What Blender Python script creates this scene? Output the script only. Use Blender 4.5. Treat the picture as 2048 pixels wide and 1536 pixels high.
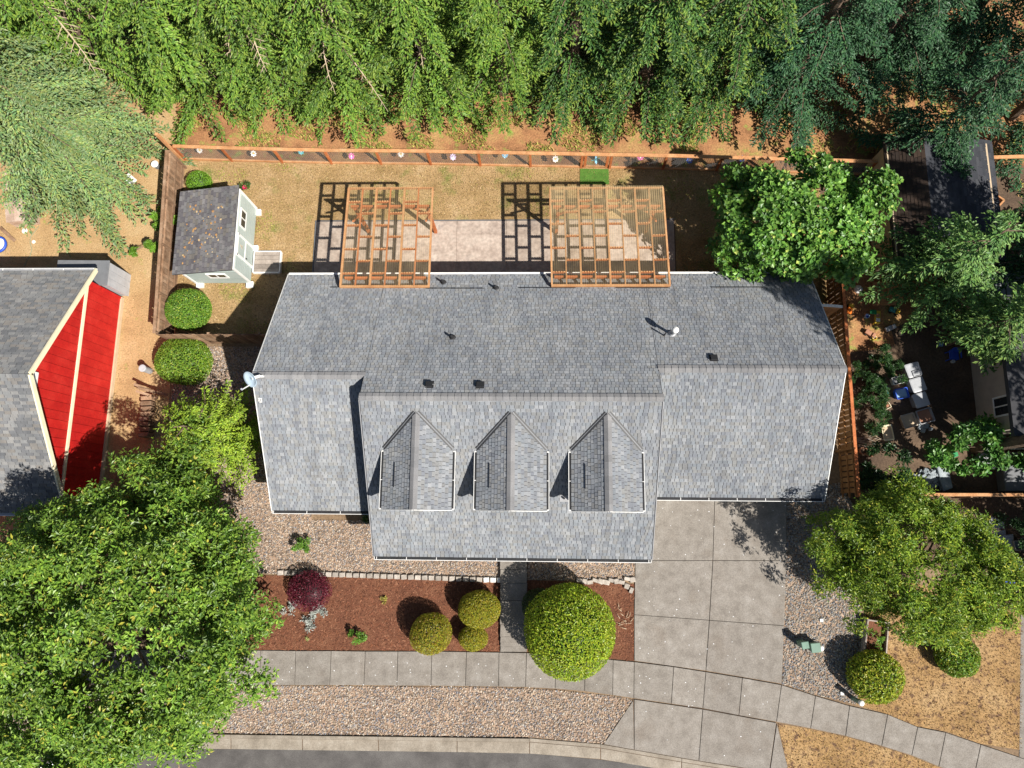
import bpy, math, random
import numpy as np
from mathutils import Vector, Matrix

for o in list(bpy.data.objects):
    bpy.data.objects.remove(o, do_unlink=True)
sc = bpy.context.scene
COL = sc.collection

# ---------------------------------------------------------------- camera
F, CX, CY, H = 1420.0, 1024.0, 768.0, 33.0          # focal length in photo pixels, image centre, flying height
_d = np.array([50.0, 263.0, F]); _d /= np.linalg.norm(_d)
_e = np.array([1.0, .003, -(_d[0] + .003 * _d[1]) / _d[2]]); _e /= np.linalg.norm(_e)
_n = np.cross(_d, _e)
if _n[1] > 0:
    _n = -_n
RW = np.array([_e, _n, -_d])

def W(x, y, z=0.0):
    """ground plan point seen at photo pixel x, y when it lies at height z"""
    r = RW @ np.array([x - CX, y - CY, F])
    t = (z - H) / r[2]
    return Vector((r[0] * t, r[1] * t, z))

cam_d = bpy.data.cameras.new('camera')
cam = bpy.data.objects.new('camera', cam_d); COL.objects.link(cam)
m = Matrix.Identity(4)
for i in range(3):
    m[i][0] = RW[i][0]; m[i][1] = -RW[i][1]; m[i][2] = -RW[i][2]
m[2][3] = H
cam.matrix_world = m
cam_d.sensor_width = 36.0
cam_d.lens = 36.0 * F / 2048.0
cam_d.clip_end = 2000.0
sc.camera = cam

# ---------------------------------------------------------------- sky, sun, exposure
SUN = Vector((.532, -.423, .731)).normalized()
wd = bpy.data.worlds.new('World'); sc.world = wd; wd.use_nodes = True
wn = wd.node_tree; wn.nodes.clear()
sky = wn.nodes.new('ShaderNodeTexSky'); sky.sky_type = 'NISHITA'; sky.sun_disc = False
sky.sun_elevation = math.asin(SUN.z); sky.sun_rotation = math.atan2(SUN.x, SUN.y)
bg = wn.nodes.new('ShaderNodeBackground'); bg.inputs[1].default_value = .05
wo = wn.nodes.new('ShaderNodeOutputWorld')
wn.links.new(sky.outputs[0], bg.inputs[0]); wn.links.new(bg.outputs[0], wo.inputs[0])
sl = bpy.data.lights.new('sun', 'SUN'); sl.energy = 5.0; sl.angle = math.radians(.53); sl.color = (1.0, .955, .88)
so = bpy.data.objects.new('sun', sl); COL.objects.link(so)
so.rotation_euler = (-SUN).to_track_quat('-Z', 'Y').to_euler(); so.location = SUN * 60
sc.view_settings.view_transform = 'Standard'; sc.view_settings.look = 'None'
sc.view_settings.exposure = .62; sc.view_settings.gamma = 1.0
sc.render.engine = 'CYCLES'
sc.cycles.max_bounces = 6; sc.cycles.transparent_max_bounces = 12; sc.cycles.diffuse_bounces = 3
sc.cycles.use_denoising = True

# ---------------------------------------------------------------- helpers
rnd = random.Random(7)

def tag(o, label=None, cat=None, group=None, kind=None):
    if label: o['label'] = label
    if cat: o['category'] = cat
    if group: o['group'] = group
    if kind: o['kind'] = kind
    return o

def link(o, parent=None):
    COL.objects.link(o)
    if parent is not None:
        o.parent = parent
        if parent.type == 'EMPTY':
            o.matrix_parent_inverse = Matrix.Translation(-parent.location)
        else:
            o.matrix_parent_inverse = Matrix.Identity(4)
            if parent.location.length > 0:
                o.matrix_parent_inverse = Matrix.Translation(-parent.location)
    return o

def thing(name, label, cat, loc=(0, 0, 0), group=None):
    o = bpy.data.objects.new(name, None); COL.objects.link(o)
    o.empty_display_size = .2
    o.location = loc
    return tag(o, label, cat, group)

class MB:
    """collects shapes that make up one piece"""
    def __init__(s): s.v = []; s.f = []
    def add(s, vs, fs):
        b = len(s.v); s.v += [tuple(q) for q in vs]; s.f += [tuple(b + i for i in f) for f in fs]; return s
    def box(s, c, size, rz=0.0, rx=0.0, ry=0.0):
        x, y, z = [q / 2 for q in size]
        mt = Matrix.Rotation(rz, 3, 'Z') @ Matrix.Rotation(ry, 3, 'Y') @ Matrix.Rotation(rx, 3, 'X')
        vs = [Vector(c) + mt @ Vector((a, b, d)) for a in (-x, x) for b in (-y, y) for d in (-z, z)]
        return s.add(vs, [(0, 1, 3, 2), (4, 6, 7, 5), (0, 4, 5, 1), (2, 3, 7, 6), (0, 2, 6, 4), (1, 5, 7, 3)])
    def bar(s, p, q, w, h, up=(0, 0, 1)):
        p, q = Vector(p), Vector(q); d = (q - p).normalized(); u = Vector(up)
        sd = d.cross(u)
        if sd.length < 1e-4: sd = d.cross(Vector((0, 1, 0)))
        sd.normalize(); u = sd.cross(d).normalized()
        vs = [a + sd * (i * w / 2) + u * (j * h / 2) for a in (p, q) for i, j in ((-1, -1), (1, -1), (1, 1), (-1, 1))]
        return s.add(vs, [(3, 2, 1, 0), (4, 5, 6, 7), (0, 1, 5, 4), (1, 2, 6, 5), (2, 3, 7, 6), (3, 0, 4, 7)])
    def prism(s, poly, z0, z1):
        n = len(poly); a = 0
        for i in range(n):
            a += poly[i][0] * poly[(i + 1) % n][1] - poly[(i + 1) % n][0] * poly[i][1]
        if a < 0: poly = poly[::-1]
        vs = [(q[0], q[1], z0) for q in poly] + [(q[0], q[1], z1) for q in poly]
        fs = [tuple(range(n - 1, -1, -1)), tuple(range(n, 2 * n))] + [(i, (i + 1) % n, n + (i + 1) % n, n + i) for i in range(n)]
        return s.add(vs, fs)
    def tube(s, pts, rads, n=8, cap=True):
        pts = [Vector(q) for q in pts]; b = len(s.v)
        for k, q in enumerate(pts):
            d = (pts[min(k + 1, len(pts) - 1)] - pts[max(k - 1, 0)]).normalized()
            a = d.orthogonal().normalized() if abs(d.z) < .95 else Vector((1, 0, 0)).cross(d).normalized()
            c = d.cross(a); r = rads[k] if hasattr(rads, '__len__') else rads
            for i in range(n):
                t = 2 * math.pi * i / n
                s.v.append(tuple(q + a * (r * math.cos(t)) + c * (r * math.sin(t))))
        for k in range(len(pts) - 1):
            for i in range(n):
                j = (i + 1) % n
                s.f.append((b + k * n + i, b + k * n + j, b + (k + 1) * n + j, b + (k + 1) * n + i))
        if cap:
            s.f.append(tuple(b + i for i in range(n - 1, -1, -1)))
            s.f.append(tuple(b + (len(pts) - 1) * n + i for i in range(n)))
        return s
    def lathe(s, c, prof, n=16, sx=1.0, sy=1.0):
        b = len(s.v); c = Vector(c)
        for r, z in prof:
            for i in range(n):
                t = 2 * math.pi * i / n
                s.v.append((c.x + r * sx * math.cos(t), c.y + r * sy * math.sin(t), c.z + z))
        for k in range(len(prof) - 1):
            for i in range(n):
                j = (i + 1) % n
                s.f.append((b + k * n + i, b + k * n + j, b + (k + 1) * n + j, b + (k + 1) * n + i))
        s.f.append(tuple(b + i for i in range(n - 1, -1, -1)))
        s.f.append(tuple(b + (len(prof) - 1) * n + i for i in range(n)))
        return s
    def mesh(s, name):
        me = bpy.data.meshes.new(name); me.from_pydata(s.v, [], s.f); me.update(); return me
    def build(s, name, mat, parent=None, smooth=False, bevel=0.0):
        me = s.mesh(name)
        if mat: me.materials.append(mat)
        o = bpy.data.objects.new(name, me); link(o, parent)
        if smooth:
            me.shade_smooth()
        if bevel:
            md = o.modifiers.new('bevel', 'BEVEL'); md.width = bevel; md.segments = 1; md.limit_method = 'ANGLE'
        return o

def quick_mesh(name, verts, faces_flat, nper, mat, cols=None, parent=None, smooth=False):
    """fast mesh from numpy arrays; all faces have nper corners"""
    me = bpy.data.meshes.new(name); nv = len(verts); nf = len(faces_flat) // nper
    me.vertices.add(nv); me.vertices.foreach_set('co', np.ascontiguousarray(verts, dtype=np.float32).ravel())
    me.loops.add(nf * nper); me.loops.foreach_set('vertex_index', np.ascontiguousarray(faces_flat, dtype=np.int32))
    me.polygons.add(nf); me.polygons.foreach_set('loop_start', np.arange(0, nf * nper, nper, dtype=np.int32))
    me.polygons.foreach_set('loop_total', np.full(nf, nper, dtype=np.int32))
    me.update(calc_edges=True)
    if cols is not None:
        at = me.color_attributes.new('Col', 'FLOAT_COLOR', 'POINT')
        c4 = np.ones((nv, 4), dtype=np.float32); c4[:, :3] = cols
        at.data.foreach_set('color', c4.ravel())
    if mat: me.materials.append(mat)
    if smooth: me.shade_smooth()
    else: me.shade_flat()
    o = bpy.data.objects.new(name, me); link(o, parent)
    return o

def unit(a):
    return a / np.maximum(np.linalg.norm(a, axis=-1, keepdims=True), 1e-9)

def in_poly(pts, poly):
    x, y = pts[:, 0], pts[:, 1]; ins = np.zeros(len(pts), bool); n = len(poly)
    for i in range(n):
        x0, y0 = poly[i][0], poly[i][1]; x1, y1 = poly[(i + 1) % n][0], poly[(i + 1) % n][1]
        c = ((y0 > y) != (y1 > y)) & (x < (x1 - x0) * (y - y0) / ((y1 - y0) or 1e-9) + x0)
        ins ^= c
    return ins

def scatter(poly, per_m2, rs):
    p = np.array([(q[0], q[1]) for q in poly]); lo, hi = p.min(0), p.max(0)
    n = int((hi - lo).prod() * per_m2)
    q = rs.uniform(lo, hi, (n, 2))
    return q[in_poly(q, poly)]

def pxpoly(pts, z=0.0):
    return [W(x, y, z) for x, y in pts]

# ---------------------------------------------------------------- materials
def new_mat(name):
    mt = bpy.data.materials.new(name); mt.use_nodes = True
    nt = mt.node_tree; return mt, nt, nt.nodes['Principled BSDF']

def lk(nt, a, b): nt.links.new(a, b)

def add_noise(nt, pos, scale, detail=5.0, rough=.6):
    nz = nt.nodes.new('ShaderNodeTexNoise'); nz.inputs['Scale'].default_value = scale
    nz.inputs['Detail'].default_value = detail; nz.inputs['Roughness'].default_value = rough
    lk(nt, pos, nz.inputs['Vector']); return nz.outputs[0]

def ramp(nt, fac, stops):
    r = nt.nodes.new('ShaderNodeValToRGB'); e = r.color_ramp.elements
    while len(e) > 1: e.remove(e[-1])
    e[0].position = stops[0][0]; e[0].color = (*stops[0][1], 1)
    for p_, c_ in stops[1:]:
        q = e.new(p_); q.color = (*c_, 1)
    lk(nt, fac, r.inputs[0]); return r.outputs[0]

def mul(nt, a, b):
    mx = nt.nodes.new('ShaderNodeMix'); mx.data_type = 'RGBA'; mx.blend_type = 'MULTIPLY'; mx.inputs[0].default_value = 1
    lk(nt, a, mx.inputs[6]); lk(nt, b, mx.inputs[7]); return mx.outputs[2]

def mixc(nt, fac, a, b):
    mx = nt.nodes.new('ShaderNodeMix'); mx.data_type = 'RGBA'
    lk(nt, fac, mx.inputs[0]); lk(nt, a, mx.inputs[6]); lk(nt, b, mx.inputs[7]); return mx.outputs[2]

def g3(v): return (v, v, v)

def surf(name, stops, scale, grain=0.0, gscale=40.0, rough=.85, bump=0.0, bscale=None, var=0.0, stretch=None, spec=.3, cell=None, blot=None, coat=0.0, local=False, metal=0.0):
    """stained, grained surface: ramp over broad noise, multiplied by fine grain, per-object variation"""
    mt, nt, bs = new_mat(name)
    if local:
        src = nt.nodes.new('ShaderNodeTexCoord').outputs['Object']
    else:
        src = nt.nodes.new('ShaderNodeNewGeometry').outputs['Position']
    if stretch:
        mp = nt.nodes.new('ShaderNodeMapping'); mp.inputs['Scale'].default_value = stretch
        lk(nt, src, mp.inputs[0]); src = mp.outputs[0]
    c = ramp(nt, add_noise(nt, src, scale), stops)
    if cell:                                   # pebble-like cells: (scale, stops)
        vo = nt.nodes.new('ShaderNodeTexVoronoi'); vo.inputs['Scale'].default_value = cell[0]; lk(nt, src, vo.inputs['Vector'])
        sp = nt.nodes.new('ShaderNodeSeparateColor'); lk(nt, vo.outputs['Color'], sp.inputs[0])
        c = mul(nt, c, ramp(nt, sp.outputs[0], cell[1]))
    if blot:                                   # patches of another colour: (scale, lo, hi, colour)
        f_ = ramp(nt, add_noise(nt, src, blot[0], 4.0), [(blot[1], (0, 0, 0)), (blot[2], (1, 1, 1))])
        rg = nt.nodes.new('ShaderNodeRGB'); rg.outputs[0].default_value = (*blot[3], 1)
        c = mixc(nt, f_, c, rg.outputs[0])
    gn = add_noise(nt, src, gscale, 3.0)
    if grain:
        c = mul(nt, c, ramp(nt, gn, [(.25, g3(max(0, 1 - grain))), (.75, g3(1 + grain))]))
    if var:
        oi = nt.nodes.new('ShaderNodeObjectInfo')
        c = mul(nt, c, ramp(nt, oi.outputs['Random'], [(0, g3(1 - var)), (1, g3(1 + var))]))
    lk(nt, c, bs.inputs['Base Color'])
    bs.inputs['Roughness'].default_value = rough; bs.inputs['Specular IOR Level'].default_value = spec
    bs.inputs['Metallic'].default_value = metal
    if coat: bs.inputs['Coat Weight'].default_value = coat
    if bump:
        b = nt.nodes.new('ShaderNodeBump'); b.inputs['Strength'].default_value = bump; b.inputs['Distance'].default_value = .03
        lk(nt, add_noise(nt, src, bscale, 3.0) if bscale else gn, b.inputs['Height']); lk(nt, b.outputs[0], bs.inputs['Normal'])
    return mt

def attr_mat(name, rough=.6, transl=0.0, spec=.3, grain=0.0, stain=0.0):
    mt, nt, bs = new_mat(name)
    at = nt.nodes.new('ShaderNodeAttribute'); at.attribute_name = 'Col'; c = at.outputs['Color']
    pos = nt.nodes.new('ShaderNodeNewGeometry').outputs['Position']
    if grain: c = mul(nt, c, ramp(nt, add_noise(nt, pos, 60.0, 2.0), [(.3, g3(1 - grain)), (.7, g3(1 + grain))]))
    if stain:                                  # long streaks washed down the slope
        mp = nt.nodes.new('ShaderNodeMapping'); mp.inputs['Scale'].default_value = (2.6, .22, .22); lk(nt, pos, mp.inputs[0])
        c = mul(nt, c, ramp(nt, add_noise(nt, mp.outputs[0], 1.0, 4.0), [(.34, g3(.86)), (.5, g3(1.0)), (.7, (1.07, 1.06, 1.03))]))
        if 'Diffuse Roughness' in bs.inputs: bs.inputs['Diffuse Roughness'].default_value = .5
    if stain: c = mul(nt, c, ramp(nt, add_noise(nt, pos, .7, 5.0), [(.3, g3(1 - stain)), (.72, (1 + stain, 1 + stain * .8, 1 + stain * .55))]))
    lk(nt, c, bs.inputs['Base Color']); bs.inputs['Roughness'].default_value = rough; bs.inputs['Specular IOR Level'].default_value = spec
    if transl:
        tr = nt.nodes.new('ShaderNodeBsdfTranslucent'); lk(nt, c, tr.inputs[0])
        mx = nt.nodes.new('ShaderNodeMixShader'); mx.inputs[0].default_value = transl
        lk(nt, bs.outputs[0], mx.inputs[1]); lk(nt, tr.outputs[0], mx.inputs[2])
        lk(nt, mx.outputs[0], nt.nodes['Material Output'].inputs[0])
    return mt

def plain(name, c, rough=.6, var=0.0, spec=.4, metal=0.0, wear=.12):
    return surf(name, [(.3, tuple(q * (1 - wear) for q in c)), (.7, tuple(q * (1 + wear) for q in c))], 3.0, grain=wear * .6, gscale=30, rough=rough, var=var, spec=spec, metal=metal)

MT = {}
MT['leaf'] = attr_mat('leaf', .42, .26, .45)
MT['needle'] = attr_mat('needle', .5, .18, .35)
MT['petal'] = attr_mat('petal', .7, .1, .2)
MT['pebble'] = attr_mat('pebble', .85, 0, .25)
MT['shingle'] = attr_mat('shingle', .93, 0, .12, grain=.25, stain=.12)
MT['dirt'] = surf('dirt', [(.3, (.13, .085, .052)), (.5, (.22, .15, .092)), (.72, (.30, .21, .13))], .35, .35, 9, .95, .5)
MT['shade_dirt'] = surf('dark_shade_toned_soil', [(.3, (.075, .05, .035)), (.52, (.12, .08, .052)), (.75, (.19, .125, .08))], .5, .35, 11, .95, .6)  # dark joint and pot soil; also puts the side yard's shade into its colour
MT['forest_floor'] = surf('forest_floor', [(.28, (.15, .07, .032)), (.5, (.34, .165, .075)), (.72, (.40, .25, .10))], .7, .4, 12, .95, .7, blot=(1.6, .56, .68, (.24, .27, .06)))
MT['lawn'] = surf('dry_lawn', [(.27, (0.211, 0.135, 0.056)), (.42, (0.297, 0.194, 0.086)), (.56, (0.351, 0.234, 0.113)), (.74, (0.405, 0.288, 0.158))], .9, .42, 13, .95, .55, blot=(.8, .55, .7, (0.180, 0.176, 0.050)))
MT['lawn_left'] = surf('dry_yard', [(.27, (0.306, 0.189, 0.086)), (.5, (0.414, 0.270, 0.131)), (.75, (0.468, 0.333, 0.180))], .6, .3, 15, .95, .5, blot=(1.1, .63, .72, (0.270, 0.279, 0.072)))
MT['lawn_right'] = surf('brown_lawn', [(.3, (0.234, 0.140, 0.056)), (.5, (0.324, 0.198, 0.086)), (.72, (0.378, 0.252, 0.126))], .5, .4, 12, .95, .6, blot=(4.2, .53, .63, (0.135, 0.077, 0.045)))
MT['gravel'] = surf('gravel_bed', [(.3, (0.243, 0.184, 0.140)), (.7, (0.333, 0.261, 0.203))], .6, .3, 22, .95, .9, 14, cell=(13, [(.0, (0.405, 0.405, 0.432)), (.35, (0.720, 0.675, 0.630)), (.7, (1.15, 1.0, .88)), (1, (1.5, 1.45, 1.4))]))
MT['mulch'] = surf('red_bark_mulch', [(.3, (0.108, 0.043, 0.024)), (.5, (0.151, 0.061, 0.033)), (.72, (0.194, 0.086, 0.047))], 1.1, .45, 18, .95, .9)
MT['concrete'] = surf('concrete', [(.28, (0.184, 0.162, 0.140)), (.46, (0.230, 0.205, 0.178)), (.6, (0.257, 0.231, 0.203)), (.74, (0.306, 0.281, 0.252))], 2.1, .3, 26, .92, .2, var=.07, blot=(.7, .55, .8, (0.194, 0.162, 0.133)))
MT['kerbstone'] = surf('kerb_concrete', [(.28, (0.198, 0.167, 0.131)), (.5, (0.284, 0.243, 0.194)), (.72, (0.351, 0.310, 0.257))], 1.6, .25, 22, .9, .12, var=.05)
MT['asphalt'] = surf('asphalt', [(.25, (0.068, 0.063, 0.060)), (.5, (0.104, 0.096, 0.091)), (.75, (0.149, 0.140, 0.131))], 1.1, .35, 30, .93, .3, blot=(.5, .55, .7, (0.135, 0.126, 0.117)))
MT['patio'] = surf('stamped_concrete', [(.25, (0.279, 0.216, 0.180)), (.48, (0.414, 0.333, 0.279)), (.72, (0.504, 0.423, 0.360))], 1.7, .25, 7, .85, .25, 5.0, blot=(1.1, .6, .75, (0.306, 0.252, 0.225)))
MT['cedar'] = surf('stained_cedar', [(.3, (.34, .095, .03)), (.5, (.44, .135, .045)), (.75, (.52, .19, .07))], 3.0, .25, 28, .75, .12, var=.14)
MT['cedar_light'] = surf('sunbleached_cedar', [(.3, (.42, .19, .08)), (.5, (.52, .26, .115)), (.75, (.6, .35, .18))], 2.5, .28, 24, .8, .12, var=.1)
MT['old_wood'] = surf('weathered_boards', [(.28, (.17, .095, .052)), (.5, (.27, .165, .1)), (.75, (.37, .255, .17))], 2.2, .3, 24, .9, .2, var=.3)
MT['fence_wood'] = surf('golden_fence_boards', [(.28, (.22, .1, .035)), (.5, (.30, .145, .055)), (.75, (.37, .2, .09))], 2.2, .3, 24, .85, .2, var=.25)
MT['grey_wood'] = surf('grey_timber', [(.28, (.24, .2, .17)), (.5, (.33, .28, .24)), (.75, (.42, .37, .32))], 2.2, .25, 24, .9, .2, var=.2)
MT['plywood'] = surf('stained_plywood', [(.28, (.34, .22, .15)), (.5, (.48, .35, .27)), (.75, (.58, .48, .42))], 1.6, .25, 20, .85, .1, var=.12)
MT['white'] = plain('white_paint', (.78, .77, .74), .5, .03, wear=.06)
MT['cream'] = plain('cream_paint', (.80, .72, .50), .55, .03, wear=.08)
MT['red'] = surf('red_siding', [(.25, (0.374, 0.009, 0.009)), (.5, (0.476, 0.014, 0.011)), (.75, (0.561, 0.030, 0.022))], 1.4, .18, 14, .65, .05, spec=.3, var=.07)
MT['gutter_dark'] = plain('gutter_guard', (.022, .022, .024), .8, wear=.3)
MT['black'] = plain('black_metal', (.028, .028, .03), .55)
MT['dark_roof'] = plain('roof_felt', (.045, .045, .05), .9)
MT['wall_paint'] = plain('grey_green_siding', (.36, .38, .36), .7)
MT['shed_paint'] = surf('pale_sage_siding', [(.3, (.36, .42, .40)), (.7, (.43, .49, .465))], .9, .06, 20, .6)
MT['beige'] = plain('beige_stucco', (.42, .36, .30), .85, wear=.1)
MT['tan'] = plain('tan_siding', (.55, .42, .28), .8, wear=.1)
MT['glass'] = plain('dark_glass', (.03, .033, .036), .12, spec=.6, wear=.05)
MT['silver'] = plain('silver_car_paint', (.55, .56, .58), .28, spec=.6, metal=.35, wear=.03)
MT['rubber'] = plain('tyre_rubber', (.02, .02, .02), .85)
MT['bark'] = surf('bark', [(.3, (.10, .065, .045)), (.55, (.17, .12, .085)), (.75, (.25, .19, .14))], 5, .4, 26, .95, .8)
MT['deadwood'] = surf('bare_dead_twigs', [(.3, (.40, .30, .2)), (.7, (.56, .45, .32))], 4, .2, 30, .9)
MT['util_green'] = plain('utility_green', (.13, .23, .17), .5, .05)
MT['grey_plastic'] = plain('grey_plastic', (.30, .30, .31), .55, .08)
MT['pale_grey'] = plain('pale_grey_sheet', (.42, .43, .45), .5, .05)
MT['slate'] = plain('slate_sheet', (.16, .165, .175), .6, .05)
MT['blue'] = plain('blue_plastic', (.03, .09, .48), .4, .1)
MT['sky_blue'] = plain('pale_blue_plastic', (.30, .48, .66), .45, .1)
MT['teal'] = plain('teal_plastic', (.05, .27, .27), .45, .1)
MT['yellow'] = plain('yellow_plastic', (.72, .50, .05), .45, .08)
MT['orange'] = plain('orange_plastic', (.75, .18, .02), .45, .08)
MT['green_plastic'] = plain('green_plastic', (.03, .26, .09), .45, .08)
MT['pink'] = plain('pink_enamel', (.75, .17, .42), .4)
MT['lilac'] = plain('lilac_enamel', (.62, .52, .74), .4)
MT['cyan'] = plain('turquoise_enamel', (.10, .55, .62), .4)
MT['aqua'] = plain('light_blue_enamel', (.25, .55, .75), .4)
MT['royal'] = plain('royal_blue_enamel', (.06, .16, .68), .4)
MT['terracotta'] = plain('terracotta', (.42, .2, .12), .8, .1)
MT['steel'] = plain('galvanised_steel', (.42, .42, .42), .4, metal=.6)
MT['dish'] = plain('pale_dish_enamel', (.42, .52, .60), .4)
MT['stone'] = surf('garden_stone', [(.3, (.30, .26, .22)), (.7, (.48, .43, .38))], 3, .25, 20, .9, .3, var=.2)
MT['blue_stone'] = surf('blue_grey_stone', [(.3, (.22, .26, .29)), (.7, (.40, .44, .46))], 3, .25, 20, .9, .3, var=.2)
MT['turf'] = surf('green_turf_mat', [(.3, (.055, .13, .018)), (.7, (.09, .2, .03))], 4, .35, 30, .95, .5)
MT['hose'] = plain('garden_hose', (.26, .27, .17), .6)

def poly_panel(name, dust):
    mt, nt, bs = new_mat(name)
    tr = nt.nodes.new('ShaderNodeBsdfTransparent'); tr.inputs[0].default_value = (.93, .92, .89, 1)
    bs.inputs['Base Color'].default_value = (.62, .47, .26, 1); bs.inputs['Roughness'].default_value = .3
    mx = nt.nodes.new('ShaderNodeMixShader')
    pos = nt.nodes.new('ShaderNodeNewGeometry').outputs['Position']
    f_ = ramp(nt, add_noise(nt, pos, 1.4, 5.0), [(.3, g3(dust[0])), (.7, g3(dust[1]))])
    if len(dust) > 2:                          # silt washed to the lower end of the sheets
        sx = nt.nodes.new('ShaderNodeSeparateXYZ'); lk(nt, pos, sx.inputs[0]); mr = nt.nodes.new('ShaderNodeMapRange')
        mr.inputs[1].default_value = dust[2]; mr.inputs[2].default_value = dust[3]; mr.inputs[3].default_value = .35; mr.inputs[4].default_value = 1.0
        lk(nt, sx.outputs[1], mr.inputs[0]); cb = nt.nodes.new('ShaderNodeCombineColor')
        for i_ in range(3): lk(nt, mr.outputs[0], cb.inputs[i_])
        f_ = mul(nt, f_, cb.outputs[0])
    lk(nt, f_, mx.inputs[0]); lk(nt, tr.outputs[0], mx.inputs[1]); lk(nt, bs.outputs[0], mx.inputs[2])
    lk(nt, mx.outputs[0], nt.nodes['Material Output'].inputs[0]); return mt
MT['panel_clear'] = poly_panel('clear_corrugated_sheet', (.07, .16))
MT['panel_dusty'] = poly_panel('dusty_corrugated_sheet', (.16, .42, 11.6, 13.2))
# ================================================================ the ground
def sheet(name, poly, z, mat, kind='structure'):
    o = MB().add([(q[0], q[1], z) for q in poly], [tuple(range(len(poly)))]).build(name, mat)
    if o.data.polygons[0].normal.z < 0: o.data.flip_normals()
    return tag(o, kind=kind)

sheet('ground', [(-160, -160), (160, -160), (160, 160), (-160, 160)], -.004, MT['dirt'])
sheet('forest_floor', [(-60, 17.3), (60, 16.6), (60, 70), (-60, 70)], .002, MT['forest_floor'])
sheet('back_lawn', [W(366, 322), W(900, 331), W(1640, 345), (13.8, 16.6), (13.8, 10), (-11, 10), (-11, 8.1), (-17.8, 8.1)], .006, MT['lawn'])
sheet('neighbour_yard', [(-45, 24), (-19.5, 24), (-18.1, 17.5), (-17.7, 8), (-17.4, -2.5), (-45, -2.5)], .006, MT['lawn_left'])
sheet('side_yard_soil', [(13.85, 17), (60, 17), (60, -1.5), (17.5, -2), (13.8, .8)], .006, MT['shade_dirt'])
sheet('painted_sun_patch', pxpoly([(1686, 500), (1740, 490), (1765, 540), (1900, 560), (1850, 625), (1782, 660), (1790, 690), (1745, 700), (1700, 705)]), .010, MT['forest_floor'])  # lighter ground colour painted where sunlight reaches the side yard
GRAVELS = {
    'gravel_side_yard': [(-17.5, 7.9), (-10.4, 7.9), (-10.4, -.3), (-6, -.3), (-1, -.9), W(1002, 1120), W(1000, 1162), W(560, 1148), W(505, 1146), W(400, 1146), (-17.5, -2.4)],
    'gravel_porch_strip': [W(1054, 1100), W(1270, 1100), W(1270, 1160), W(1054, 1160)],
    'gravel_verge': [W(-60, 1371), W(500, 1371), W(998, 1375), W(1110, 1380), W(1225, 1392), W(1266, 1399), W(1206, 1487), W(1060, 1474), W(700, 1469), W(300, 1465), W(-60, 1465)],
    'gravel_beside_driveway': [W(1572, 985), (13.7, 1.6), W(1720, 1030), W(1712, 1180), W(1728, 1260), W(1730, 1330), W(1712, 1408), W(1630, 1389), W(1564, 1367), W(1568, 1250)],
}
for k, p_ in GRAVELS.items():
    sheet(k, p_, .010, MT['gravel'])
MULCH = {'mulch_bed': pxpoly([(420, 1149), (560, 1151), (1000, 1162), (1000, 1303), (860, 1301), (420, 1299)]),
         'mulch_corner': pxpoly([(1054, 1160), (1270, 1168), (1268, 1322), (1170, 1312), (1054, 1304)])}
for k, p_ in MULCH.items():
    sheet(k, p_, .014, MT['mulch'])
RIGHT_LAWN = pxpoly([(1712, 1409), (1730, 1330), (1728, 1200), (1770, 1150), (2046, 1225), (2042, 1500), (1960, 1487), (1890, 1462), (1834, 1453), (1774, 1428)])
sheet('brown_lawn', RIGHT_LAWN, .010, MT['lawn_right'])
VERGE_LAWN = pxpoly([(1556, 1447), (1620, 1458), (1690, 1473), (1762, 1493), (1822, 1512), (1876, 1534), (1945, 1562), (1945, 1640), (1580, 1640), (1574, 1530)])
sheet('brown_verge', VERGE_LAWN, .010, MT['lawn_right'])
sheet('neighbour_driveway', pxpoly([(2042, 1180), (2140, 1180), (2140, 1600), (2038, 1560)]), .014, MT['concrete'])
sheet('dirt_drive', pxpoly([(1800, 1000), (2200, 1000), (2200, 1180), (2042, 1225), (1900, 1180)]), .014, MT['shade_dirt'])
sheet('road', [W(-300, 1498), W(240, 1497), W(700, 1500), W(905, 1504), W(1060, 1507), W(1200, 1519), W(1360, 1542), W(1540, 1575), W(1800, 1640), (30, -18), (30, -26), (-45, -26), (-45, -9)], .004, MT['asphalt'])

# ---- concrete slabs: each slab is a piece of its pavement
def slab_bed(name, poly, z=.02):
    return sheet(name, poly, z, MT['shade_dirt'])

def shrink(poly, g):
    c = Vector((sum(q[0] for q in poly) / len(poly), sum(q[1] for q in poly) / len(poly)))
    out = []
    for q in poly:
        d = Vector((q[0], q[1])) - c; l = d.length
        out.append(c + d * max(0, (l - g * 1.35) / l))
    return out

def slab(parent, poly, z0, z1, mat='concrete', name='slab', gap=.011):
    q = shrink(poly, gap); c = sum((Vector((a[0], a[1], 0)) for a in q), Vector()) / len(q)
    mb = MB().prism([(a[0] - c.x, a[1] - c.y) for a in q], z0, z1)
    o = mb.build(name, MT[mat], parent, bevel=.008)
    o.location = c
    return o

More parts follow.
